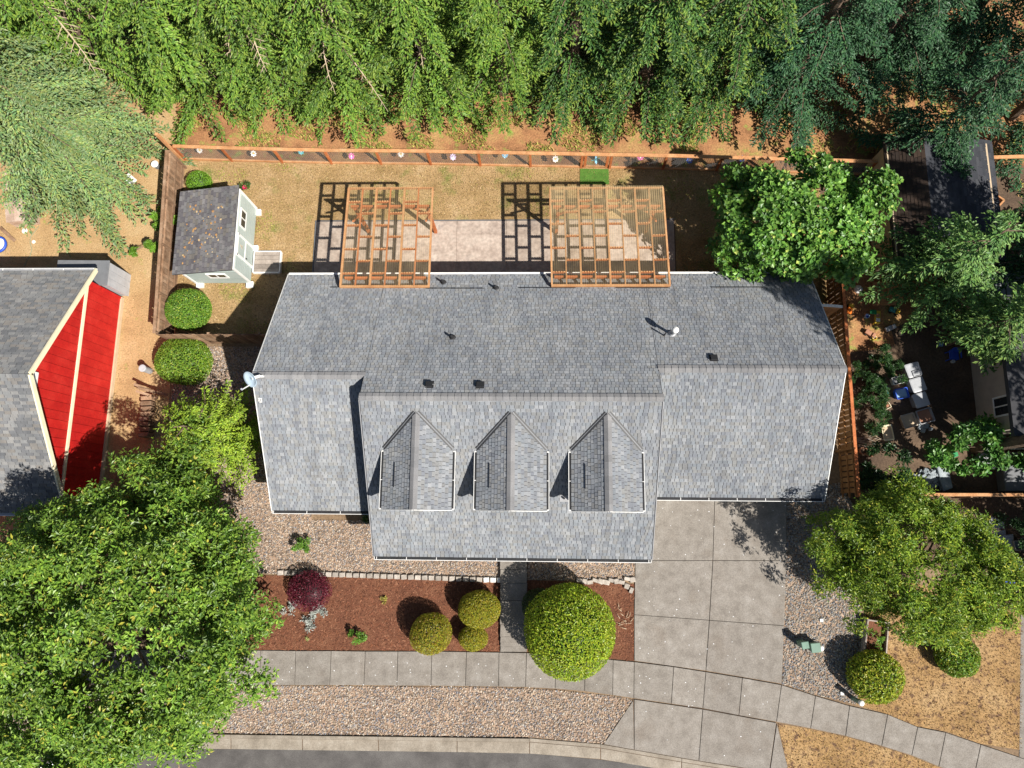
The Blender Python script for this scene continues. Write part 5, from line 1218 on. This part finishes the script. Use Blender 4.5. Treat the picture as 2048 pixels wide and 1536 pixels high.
# ================================================================ utility boxes, planter
def utility(label, x, y, w, d_, h, rz):
    p = W(x, y); t = thing('utility_box', label, 'utility box', p, 'green utility boxes on the gravel')
    MB().box((p.x, p.y, .04), (w + .12, d_ + .12, .08), rz=rz).build('pad', MT['concrete'], t)
    MB().box((p.x, p.y, h / 2 + .06), (w, d_, h - .1), rz=rz).build('cabinet', MT['util_green'], t, bevel=.02)
    MB().box((p.x, p.y, h + .03), (w + .06, d_ + .06, .07), rz=rz).build('lid', MT['util_green'], t, bevel=.02)
utility('smaller green utility box on the gravel beside the driveway', 1597, 1284, .26, .24, .75, .15)
utility('larger green utility box on the gravel, next to white capped post', 1622, 1291, .36, .34, .5, .1)
def marker(label, x, y, h, r0, mat):
    p = W(x, y); t = thing('utility_post', label, 'post', p)
    MB().tube([p, p + Vector((0, 0, h))], r0, 14).build('shaft', MT[mat], t)
    MB().lathe(p + Vector((0, 0, h)), [(r0 * 1.15, -.06), (r0 * 1.2, .02), (r0 * .9, .06), (.01, .08)], 16).build('cap', MT['white'], t, smooth=True)
marker('short white capped post beside the green utility boxes', 1637, 1294, .3, .1, 'white')
marker('green post with white round cap at the sidewalk edge', 1705, 1396, .85, .1, 'util_green')
for x, y, lb in ((1683, 1386, 'small white stone on gravel near the green post'), (1642, 1240, 'small white stone on gravel near the raised planter'), (1740, 1394, 'pale aqua lid lying below the round yellow shrub')):
    me = rock_mesh(r_, .16, .14, .08); o = bpy.data.objects.new('white_stone', me); link(o); me.materials.append(MT['white']); p = W(x, y); o.location = (p.x, p.y, .01); tag(o, lb, 'stone')
pl = thing('raised_planter', 'pale timber raised planter box on the lawn edge', 'planter', W(1753, 1275))
c4 = [W(x, y, .4) for x, y in ((1736, 1240), (1777, 1246), (1772, 1312), (1729, 1308))]
for a, b in zip(c4, c4[1:] + c4[:1]):
    for z in (.12, .33):
        MB().bar((a.x, a.y, z), (b.x, b.y, z), .055, .19).build('plank', MT['grey_wood'], pl)
for a in c4: MB().box((a.x, a.y, .23), (.09, .09, .46)).build('corner_stake', MT['grey_wood'], pl)
MB().prism([tuple(q[:2]) for q in shrink(c4, .03)], .02, .22).build('soil', MT['mulch'], pl)
for i, (x, y) in enumerate(((1746, 1270), (1750, 1284))): plantlet('small green seedling in the raised planter, %s' % ('nearer the tree' if i == 0 else 'nearer the round shrub'), x, y, .16, .7, G2, 270 + i, 16, .1, .045)

# ================================================================ left yard bits
def crate(label, pts, h, x0):
    P = [W(x, y, h) for x, y in pts]; c = sum(P, Vector()) / 4; t = thing('plywood_hutch', label, 'hutch', (c.x, c.y, 0), 'plywood hutches in the bare yard')
    n = 3
    for i in range(n):
        a = P[0].lerp(P[1], i / n + .004); b = P[0].lerp(P[1], (i + 1) / n - .004); d = P[3].lerp(P[2], (i + 1) / n - .004); e = P[3].lerp(P[2], i / n + .004)
        MB().prism([a[:2], b[:2], d[:2], e[:2]], h - .03, h + r_.uniform(0, .01)).build('top_sheet', MT['plywood'], t)
    for a, b in zip(P, P[1:] + P[:1]):
        a2, b2 = c.lerp(a, .94), c.lerp(b, .94)
        MB().add([(a2.x, a2.y, .0), (b2.x, b2.y, 0), (b2.x, b2.y, h - .032), (a2.x, a2.y, h - .032)] + [((a2.x * .97 + c.x * .03), (a2.y * .97 + c.y * .03), 0), ((b2.x * .97 + c.x * .03), (b2.y * .97 + c.y * .03), 0), ((b2.x * .97 + c.x * .03), (b2.y * .97 + c.y * .03), h - .032), ((a2.x * .97 + c.x * .03), (a2.y * .97 + c.y * .03), h - .032)],
                 [(0, 1, 2, 3), (7, 6, 5, 4), (3, 2, 6, 7), (0, 3, 7, 4), (1, 5, 6, 2)]).build('side_sheet', MT['plywood'], t)
crate('larger weathered plywood hutch in the bare yard corner', ((8, 400), (55, 392), (62, 438), (12, 445)), .75, 0)
crate('smaller weathered plywood hutch closer to the cedar', ((8, 344), (38, 337), (43, 376), (10, 384)), .8, 0)
for i, (a, b, lb) in enumerate((((55, 330), (90, 352), 'grey plank under the cedar edge, topmost of the loose planks'), ((50, 338), (84, 360), 'grey plank under the cedar edge, second of the loose planks'), ((42, 392), (78, 412), 'grey plank lying just above the larger plywood hutch'), ((58, 384), (95, 404), 'grey plank lying beside the larger plywood hutch under cedar'), ((0, 455), (30, 482), 'dark plank leaning at the left picture edge'), ((60, 428), (78, 448), 'brown board propped against the larger plywood hutch'))):
    p, q = W(*a, .12), W(*b, .06); tag(MB().bar(p, q, .16, .035).build('loose_plank', MT['grey_wood' if i < 4 else 'old_wood']), lb, 'plank', 'loose planks in the bare yard')
ps = [W(x, y, .02) for x, y in ((78, 452), (70, 462), (61, 474), (60, 486), (64, 498), (60, 512), (52, 524), (45, 540))]
tag(MB().tube(ps, .018, 6).build('garden_hose', MT['hose'], smooth=True), 'thin garden hose winding across the bare yard', 'hose')
g = MB(); c = W(-4, 489, .1)
g.lathe(c, [(.34, -.09), (.42, -.09), (.44, .0), (.42, .05), (.36, .05), (.34, -.07)], 24); rg = thing('paddling_ring', 'blue rimmed round basin cut by the left picture edge', 'basin', (c.x, c.y, 0))
g.build('rim', MT['blue'], rg, smooth=True); MB().lathe(c, [(.35, -.08), (.35, -.05), (.02, -.05)], 20).build('bowl', MT['white'], rg)
for x, y, s_, lb in ((50, 462, .14, 'white plastic saucer on the bare yard by the larger hutch'), (68, 484, .09, 'small white saucer on the bare yard beside the hose')):
    p = W(x, y); tag(MB().lathe(p, [(s_, .01), (s_ * 1.05, .03), (s_ * .9, .05), (.01, .06)], 12).build('saucer', MT['white']), lb, 'saucer')
q = [W(x, y, .02) for x, y in ((246, 354), (258, 346), (274, 360), (262, 374))]
tag(MB().prism([a[:2] for a in q], .01, .05).build('white_board', MT['white']), 'white board lying on the ground under the cedar near the fence', 'board')
p = W(317, 335); bk = thing('bucket', 'dark bucket with pale rim outside the board fence corner', 'bucket', p)
MB().lathe(p, [(.12, .02), (.17, .36), (.15, .36), (.11, .06)], 16).build('pail', MT['slate'], bk); MB().lathe(p + Vector((0, 0, .35)), [(.165, 0), (.185, .01), (.185, .03), (.165, .03)], 16).build('rim', MT['white'], bk)
# stacked timber beside the fence
for i in range(8):
    p = W(291 - (i > 3) * 4, 796 + i * 10.5, .5); t = MB().bar((p.x - .26, p.y, .25 + .04 * (i % 2)), (p.x + .26, p.y + .03, .25 + .04 * (i % 2)), .2, .48)
    tag(t.build('timber_block', MT['old_wood'], bevel=.03), 'brown timber block in the row by the larch, %s from the loose boards' % ORD[i], 'timber block', 'timber blocks beside the larch')
for i, (a, b) in enumerate((((268, 768), (312, 786)), ((272, 782), (316, 796)), ((276, 776), (336, 790)))):
    tag(MB().bar(W(*a, .7), W(*b, .5), .12, .05).build('loose_plank', MT['old_wood']), 'loose brown board jutting over the timber blocks, %s' % ('topmost', 'lowest', 'longest')[i], 'plank', 'loose boards by the larch')
p = W(300, 742); pt = thing('drain_pipe', 'grey open pipe end standing below the spreading shrub', 'pipe', p); MB().lathe(p, [(.15, 0), (.15, .7), (.12, .7), (.12, .1)], 16).build('pipe', MT['grey_plastic'], pt); MB().lathe(p + Vector((0, 0, .62)), [(.15, 0), (.175, .01), (.175, .08), (.15, .09)], 16).build('collar', MT['pale_grey'], pt)
p = W(214, 663); g = thing('tumbleweed', 'wispy dead bush against the red wall', 'dead bush', p)
for k in range(26):
    a = r_.uniform(0, 6.3); e = p + Vector((r_.uniform(-.55, .45), r_.uniform(-.25, .25), r_.uniform(.3, .9))); MB().tube([p + Vector((r_.uniform(-.1, .1), 0, .02)), (p + e) / 2 + Vector((0, .06, .1)), e], [.012, .008, .003], 4, cap=False).build('twig', MT['deadwood'], g)
# parked car at the lower left
cx_, cy_ = W(62, 1508, .4)[0], W(62, 1508, .4)[1] - .95
car = thing('parked_car', 'silver parked car half hidden under the big front left tree', 'car', (cx_, cy_, 0))
prof = [(-2.2, .35), (-2.22, .75), (-1.9, .92), (-1.2, .98), (-.55, 1.42), (.75, 1.45), (1.45, 1.02), (2.1, .92), (2.22, .7), (2.2, .35)]
vs = []
for yy, sc_ in ((-.86, 1), (.86, 1)):
    for x, z in prof: vs.append((cx_ + x, cy_ + yy * (1 if z < 1.1 else .8), z))
n = len(prof); fs = [tuple(range(n - 1, -1, -1)), tuple(range(n, 2 * n))] + [(i, (i + 1) % n, n + (i + 1) % n, n + i) for i in range(n)]
MB().add(vs, [tuple(reversed(f_)) for f_ in fs]).build('body', MT['silver'], car, bevel=.05)
for yy in (-1, 1):
    MB().add([(cx_ + x, cy_ + yy * y, z) for x, y, z in ((-.95, .868, 1.02), (.12, .868, 1.02), (.12, .735, 1.36), (-.55, .735, 1.36))], [(0, 1, 2, 3)]).build('side_window', MT['glass'], car)
    MB().add([(cx_ + x, cy_ + yy * y, z) for x, y, z in ((.2, .868, 1.02), (1.2, .868, 1.02), (.78, .735, 1.38), (.2, .735, 1.38))], [(0, 1, 2, 3)]).build('side_window', MT['glass'], car)
MB().add([(cx_ + x, cy_ + y, z) for x, y, z in ((-1.19, -.72, 1.01), (-1.19, .72, 1.01), (-.62, .62, 1.40), (-.62, -.62, 1.40))], [(0, 3, 2, 1)]).build('windscreen', MT['glass'], car)
MB().add([(cx_ + x, cy_ + y, z) for x, y, z in ((1.44, -.7, 1.05), (1.44, .7, 1.05), (.84, .62, 1.43), (.84, -.62, 1.43))], [(0, 1, 2, 3)]).build('rear_window', MT['glass'], car)
for x in (-1.35, 1.35):
    for yy in (-.8, .8):
        w_ = MB().tube([(cx_ + x, cy_ + yy - .1, .33), (cx_ + x, cy_ + yy + .1, .33)], .33, 20).build('wheel', MT['rubber'], car); MB().tube([(cx_ + x, cy_ + yy - .11, .33), (cx_ + x, cy_ + yy + .11, .33)], .2, 14).build('rim', MT['steel'], w_)

# ================================================================ toys and clutter in the right yard
def at(x, y, z=0): return W(x, y, z)
def tubby(name, label, cat, x, y, w, d_, h, mat, rz, lid=None, fill=None, group=None):
    """open or lidded storage tub with rolled rim"""
    p = at(x, y); t = thing(name, label, cat, p, group); R3 = Matrix.Rotation(rz, 3, 'Z')
    def ring(s_, z, r0=.12):
        out = []
        for a, b in ((-1, -1 + r0), (-1 + r0, -1), (1 - r0, -1), (1, -1 + r0), (1, 1 - r0), (1 - r0, 1), (-1 + r0, 1), (-1, 1 - r0)): out.append(p + R3 @ Vector((a * w / 2 * s_, b * d_ / 2 * s_, z)))
        return out
    rings = [ring(.84, .02), ring(.97, h - .05), ring(1.06, h - .05), ring(1.06, h), ring(.93, h), ring(.80, .06)]
    vs = [q for r0 in rings for q in r0]; fs = [tuple(range(7, -1, -1)), tuple(range(40, 48))] + [(k * 8 + i, k * 8 + (i + 1) % 8, (k + 1) * 8 + (i + 1) % 8, (k + 1) * 8 + i) for k in range(5) for i in range(8)]
    MB().add(vs, fs).build('tub', MT[mat], t)
    if lid:
        L1, L2, L3 = ring(1.08, h + .005), ring(1.08, h + .04), ring(.9, h + .055)
        MB().add(L1 + L2 + L3, [tuple(range(16, 24)), tuple(range(7, -1, -1))] + [(k * 8 + i, k * 8 + (i + 1) % 8, (k + 1) * 8 + (i + 1) % 8, (k + 1) * 8 + i) for k in range(2) for i in range(8)]).build('lid', MT[lid], t)
    if fill:
        L1 = ring(.9, h * .72); MB().add(L1, [tuple(range(8))]).build('contents', MT[fill], t)
    return t
gb_ = 'storage bins in the shaded yard'
tubby('storage_bin', 'grey lidded storage bin, uppermost of the three in line', 'storage bin', 1816, 744, .62, .6, .45, 'grey_plastic', .28, lid='pale_grey', group=gb_)
tubby('storage_bin', 'grey lidded storage bin, middle of the three in line', 'storage bin', 1825, 773, .6, .6, .45, 'grey_plastic', .28, lid='pale_grey', group=gb_)
tubby('storage_bin', 'grey lidded storage bin, lowest of the three in line', 'storage bin', 1831, 803, .6, .6, .45, 'grey_plastic', .28, lid='pale_grey', group=gb_)
tubby('storage_bin', 'open grey bin with a brown pot inside, below the lidded bins', 'storage bin', 1842, 834, .68, .62, .4, 'grey_plastic', .28, fill='terracotta', group=gb_)
tubby('storage_bin', 'open tan bin with pale contents left of the pot bin', 'storage bin', 1811, 843, .6, .6, .35, 'beige', .28, fill='tan', group=gb_)
tubby('storage_bin', 'royal blue crate holding pale things, beside the grey bins', 'storage bin', 1797, 789, .56, .46, .35, 'blue', .2, fill='sky_blue', group=gb_)
tubby('storage_bin', 'dark teal bin with white rim next to the juniper', 'storage bin', 1762, 786, .34, .44, .3, 'teal', .1, fill='teal', group=gb_)
tubby('cooler', 'white open cool box above the blue crate', 'cool box', 1789, 763, .5, .34, .35, 'white', .25, fill='slate')
tubby('basin', 'small grey washing basin on the uppermost grey bin', 'basin', 1822, 751, .36, .26, .55, 'pale_grey', .25, fill='slate')
tubby('flat_tray', 'white rimmed tray filled with golden soil on the sunny ground', 'tray', 1773, 866, .46, .68, .14, 'cream', .12, fill='tan')
tubby('paper_bag', 'crumpled cream bag between blue crate and juniper', 'bag', 1768, 812, .36, .34, .2, 'cream', .5, fill='terracotta')
# toys
def ring_obj(name, label, cat, x, y, r0, h, mat, fill=None):
    p = at(x, y); t = thing(name, label, cat, p); MB().lathe(p, [(r0 * .8, .01), (r0, h), (r0 * 1.08, h), (r0 * 1.08, h + .02), (r0 * .9, h + .02), (r0 * .72, .05)], 18).build('body', MT[mat], t, smooth=False)
    if fill: MB().lathe(p, [(r0 * .8, h * .55), (r0 * .8, h * .6), (.01, h * .62)], 14).build('contents', MT[fill], t)
    g = MB(); pts = [p + Vector((r0 * math.cos(a), .02, h + r0 * math.sin(a) * .8)) for a in np.linspace(0, math.pi, 9)]; g.tube(pts, .008, 5); g.build('handle', MT['white'], t)
ring_obj('toy_bucket', 'pale blue toy bucket beside the yellow play table', 'bucket', 1731, 634, .1, .18, 'sky_blue', 'blue')
ring_obj('toy_bucket', 'yellow toy bucket nearest the juniper', 'bucket', 1746, 677, .1, .15, 'yellow', 'tan')
p = at(1716, 579); wb = thing('white_bowl', 'upturned white bowl on the sunlit soil by the fence', 'bowl', p); MB().lathe(p, [(.2, .0), (.21, .02), (.19, .09), (.12, .15), (.05, .17)], 20).build('shell', MT['white'], wb, smooth=True); MB().lathe(p + Vector((0, 0, .165)), [(.07, 0), (.07, .02), (.055, .02)], 14).build('foot_ring', MT['white'], wb)
def play_table(label, x, y, top, base, group=None):
    p = at(x, y); t = thing('play_table', label, 'play table', p)
    MB().box((p.x + .03, p.y - .1, .32), (.26, .62, .05), rz=-.1).build('top', MT[top], t, bevel=.015)
    MB().box((p.x - .16, p.y + .14, .36), (.3, .22, .05), rz=-.1).build('side_tray', MT[base], t, bevel=.015)
    for a, b in ((-.1, .15), (.12, .15), (-.06, -.36), (.14, -.36)): MB().tube([(p.x + a, p.y + b, 0), (p.x + a * .9, p.y + b * .9, .3)], .03, 8).build('leg', MT[top], t)
    for k in range(2): MB().box((p.x + .03, p.y - .02 - k * .22, .355), (.18, .16, .02), rz=-.1).build('well', MT['terracotta' if k == 0 else 'white'], t)
play_table('yellow and green water play table on the sunny soil', 1747, 634, 'yellow', 'green_plastic')
def toy_truck(label, x, y, rz, c1, c2):
    p = at(x, y); t = thing('toy_truck', label, 'toy truck', p); R3 = Matrix.Rotation(rz, 3, 'Z')
    def bx(n_, c, s_, m_): MB().box(p + R3 @ Vector(c), s_, rz=rz).build(n_, MT[m_], t, bevel=.012)
    bx('chassis', (0, 0, .09), (.46, .2, .06), 'black'); bx('cab', (.16, 0, .2), (.14, .2, .17), c1); bx('dump_bed', (-.09, 0, .18), (.3, .22, .1), c2)
    for a in (-.14, .15):
        for b in (-.11, .11): q = p + R3 @ Vector((a, b, .06)); q2 = p + R3 @ Vector((a, b * 1.35, .06)); MB().tube([q, q2], .06, 12).build('wheel', MT['rubber'], t)
toy_truck('orange and yellow toy truck against the slatted fence', 1697, 620, 1.2, 'yellow', 'orange')
toy_truck('teal and yellow toy truck below the slatted platform', 1785, 623, -.4, 'yellow', 'teal')
toy_truck('small white toy truck at the edge of the shade', 1777, 658, .4, 'white', 'pale_grey')
toy_truck('maroon toy truck beside the yellow bucket', 1737, 669, -.6, 'terracotta', 'terracotta')
p = [at(x, y, .05) for x, y in ((1824, 633), (1823, 638), (1828, 648), (1834, 647), (1834, 634))]; tag(MB().tube(p, .018, 8).build('bent_tube', MT['cream'], smooth=True), 'bent cream tube lying on the shaded soil', 'tube')
p = at(1801, 667); tag(MB().lathe(p, [(.1, .0), (.12, .02), (.12, .05), (.04, .06), (.02, .05)], 16).build('tan_disc', MT['tan']), 'small tan disc on the shaded soil edge', 'disc')
# slatted platform
dk = thing('slatted_platform', 'pale slatted timber platform half shaded by the fir', 'platform', at(1775, 590))
for k in range(11):
    a, b = at(1745, 566 + k * 4.3, .2), at(1806, 564 + k * 4.4, .2); MB().bar(a, b, .088, .03).build('slat', MT['cedar_light'], dk)
for x in (1750, 1775, 1800): MB().bar(at(x, 564, .15), at(x, 611, .15), .06, .1).build('joist', MT['old_wood'], dk)
# blue chair
p = at(1899, 714); ch = thing('plastic_chair', 'bright blue plastic chair in the deep shade', 'chair', p)
MB().box((p.x, p.y, .36), (.42, .4, .04)).build('seat', MT['blue'], ch, bevel=.01); MB().box((p.x - .02, p.y + .22, .6), (.42, .05, .45), rx=-.15).build('backrest', MT['blue'], ch, bevel=.01)
for a in (-.18, .18):
    for b in (-.17, .17): MB().tube([(p.x + a * 1.1, p.y + b * 1.1, 0), (p.x + a, p.y + b, .36)], .025, 8).build('leg', MT['blue'], ch)
    MB().bar((p.x + a * 1.15, p.y - .17, .56), (p.x + a * 1.15, p.y + .2, .58), .05, .03).build('armrest', MT['blue'], ch)
ring_obj('white_pot', 'white pot beside the blue chair', 'pot', 1903, 724, .08, .15, 'white')
q = [at(x, y, .05) for x, y in ((1874, 688), (1880, 681), (1887, 686), (1885, 693), (1875, 692))]; tag(MB().prism([a[:2] for a in q], .01, .07).build('blue_scrap', MT['sky_blue']), 'pale blue plastic scrap on the ground above the blue chair', 'scrap')
# pots and sticks by the fence
for i, (x, y) in enumerate(((1722, 903), (1734, 908))):
    p = at(x, y); t = thing('clay_pot', 'clay pot beside the slatted fence, %s the fence' % ('touching' if i == 0 else 'farther from'), 'pot', p); MB().lathe(p, [(.11, .01), (.16, .26), (.18, .26), (.18, .31), (.14, .31), (.1, .08)], 16).build('body', MT['terracotta'], t); MB().lathe(p, [(.12, .2), (.12, .22), (.01, .22)], 12).build('soil', MT['shade_dirt'], t)
st_ = thing('brush_pile', 'heap of bare pale sticks between fence and tray', 'brush pile', at(1738, 885))
for k in range(30):
    p = at(1738 + r_.uniform(-22, 24), 884 + r_.uniform(-14, 14), r_.uniform(.03, .25)); a = r_.uniform(-.6, .6); d = Vector((math.cos(a), math.sin(a), r_.uniform(-.1, .15))) * r_.uniform(.3, .7); MB().tube([p - d / 2, p + Vector((0, 0, .04)), p + d / 2], [.014, .012, .005], 4, cap=False).build('stick', MT['grey_wood' if k % 2 else 'deadwood'], st_)
# stone heap, slabs
sh_ = thing('rubble_heap', 'heap of blue grey stones in the shaded yard', 'stone heap', at(1852, 958))
BM = [rock_mesh(r_, r_.uniform(.16, .3), r_.uniform(.14, .24), r_.uniform(.1, .18)) for _ in range(6)]
for me in BM: me.materials.append(MT['blue_stone'])
for k in range(46):
    a = r_.uniform(0, 6.3); d = r_.uniform(0, 1) ** .6; p = at(1852 + 26 * d * math.cos(a), 958 + 19 * d * math.sin(a)); o = bpy.data.objects.new('stone', BM[k % 6]); link(o, sh_); o.location = (p.x, p.y, max(0, .22 * (1 - d))); o.rotation_euler = (r_.uniform(-.4, .4), r_.uniform(-.4, .4), a)
q = [at(x, y, .2) for x, y in ((1868, 922), (1890, 918), (1903, 974), (1884, 981))]
bs_ = thing('stone_slabs', 'long pale stone slabs stacked beside the stone heap', 'slab stack', q[0])
for k in range(2): MB().prism([(a.x + k * .05, a.y - k * .04) for a in q], .01 + k * .12, .11 + k * .12).build('slab', MT['blue_stone'], bs_, bevel=.02)
tubby('wading_tub', 'grey arched bath shaped tub standing in the shaded yard', 'tub', 1963, 917, .62, .95, .4, 'slate', 0, fill='grey_plastic')
tag(MB().prism([tuple(at(x, y)[:2]) for x, y in ((1884, 908), (1912, 904), (1914, 912), (1896, 920))], .02, .12).build('green_tray', MT['green_plastic']), 'flat green plastic tray below the fig bush', 'tray')
tag(MB().prism([tuple(at(x, y, .6)[:2]) for x, y in ((2004, 905), (2150, 898), (2150, 980), (2012, 983))], .0, .6).build('concrete_platform', MT['slate'], bevel=.03), 'wide slate grey raised slab at the right edge above the plank fence', 'platform')
tag(MB().bar(at(2020, 898, .7), at(2150, 896, .7), .05, .05).build('white_rail', MT['white']), 'thin white rail on the edge of the slate slab', 'rail')
ls_ = thing('loose_stones', 'few loose blue grey stones below the pot bin', 'stones', at(1848, 860))
for k in range(7):
    p = at(1848 + r_.uniform(-12, 14), 858 + r_.uniform(-8, 10)); o = bpy.data.objects.new('stone', BM[k % 6]); link(o, ls_); o.location = p; o.rotation_euler = (0, 0, r_.uniform(0, 3))
# scrap boards and blue tub lower right
for i, (q, lb) in enumerate(((((1976, 1032), (2004, 1040), (2010, 1072), (1984, 1068)), 'pale scrap sheet beside the mossy bush, upper one'), (((1984, 1074), (2020, 1068), (2022, 1098), (1994, 1100)), 'pale scrap sheet above the blue tub'), (((1968, 1040), (1973, 1038), (1998, 1100), (1992, 1103)), 'long white strip leaning along the scrap sheets'))):
    tag(MB().prism([tuple(at(x, y)[:2]) for x, y in q], .02, .1 + .12 * i).build('scrap_sheet', MT['pale_grey']), lb, 'scrap sheet', 'scrap sheets near the blue tub')
tubby('blue_tub', 'glossy blue plastic tub at the right picture edge', 'tub', 2028, 1142, 1.5, .85, .5, 'blue', .06, fill='blue')
for i, (x, y) in enumerate(((2026, 1090), (2040, 1084))): tubby('grey_crate', 'pale crate above the blue tub, %s' % ('nearer the scrap sheets' if i == 0 else 'at the picture edge'), 'crate', x, y, .36, .4, .4, 'beige', .1, fill='slate')
p = at(1882, 1012); t = thing('red_flower_pot', 'red flower behind the leafy tree top', 'flower', p); MB().lathe(p, [(.1, 0), (.13, .2), (.11, .2), (.08, .05)], 12).build('pot', MT['slate'], t); MB().lathe(p + Vector((0, 0, .25)), [(.02, -.05), (.14, 0), (.12, .08), (.02, .1)], 8).build('bloom', plain('scarlet', (.6, .04, .02), .6), t)
# timber stair rail by the forest corner
for i, (a, b, w_, lb) in enumerate((((1945, 316), (2080, 312), .16, 'pale timber rail at the forest clearing, right edge'), ((1975, 318), (1962, 332), .1, 'short timber brace under the pale rail'))):
    tag(MB().bar(at(*a, .9), at(*b, .9 if i == 0 else .2), w_, .06).build('timber_rail', MT['cedar_light']), lb, 'rail')
q = [at(x, y, .25) for x, y in ((1976, 382), (2006, 402), (1990, 420), (1944, 414))]; sb = thing('sand_box', 'triangular timber framed gravel box beyond the outbuilding', 'planter', q[0])
for a, b in zip(q, q[1:] + q[:1]): MB().bar(a, b, .08, .22).build('frame_board', MT['cedar_light'], sb)
MB().prism([a[:2] for a in q], .0, .2).build('fill', MT['gravel'], sb)
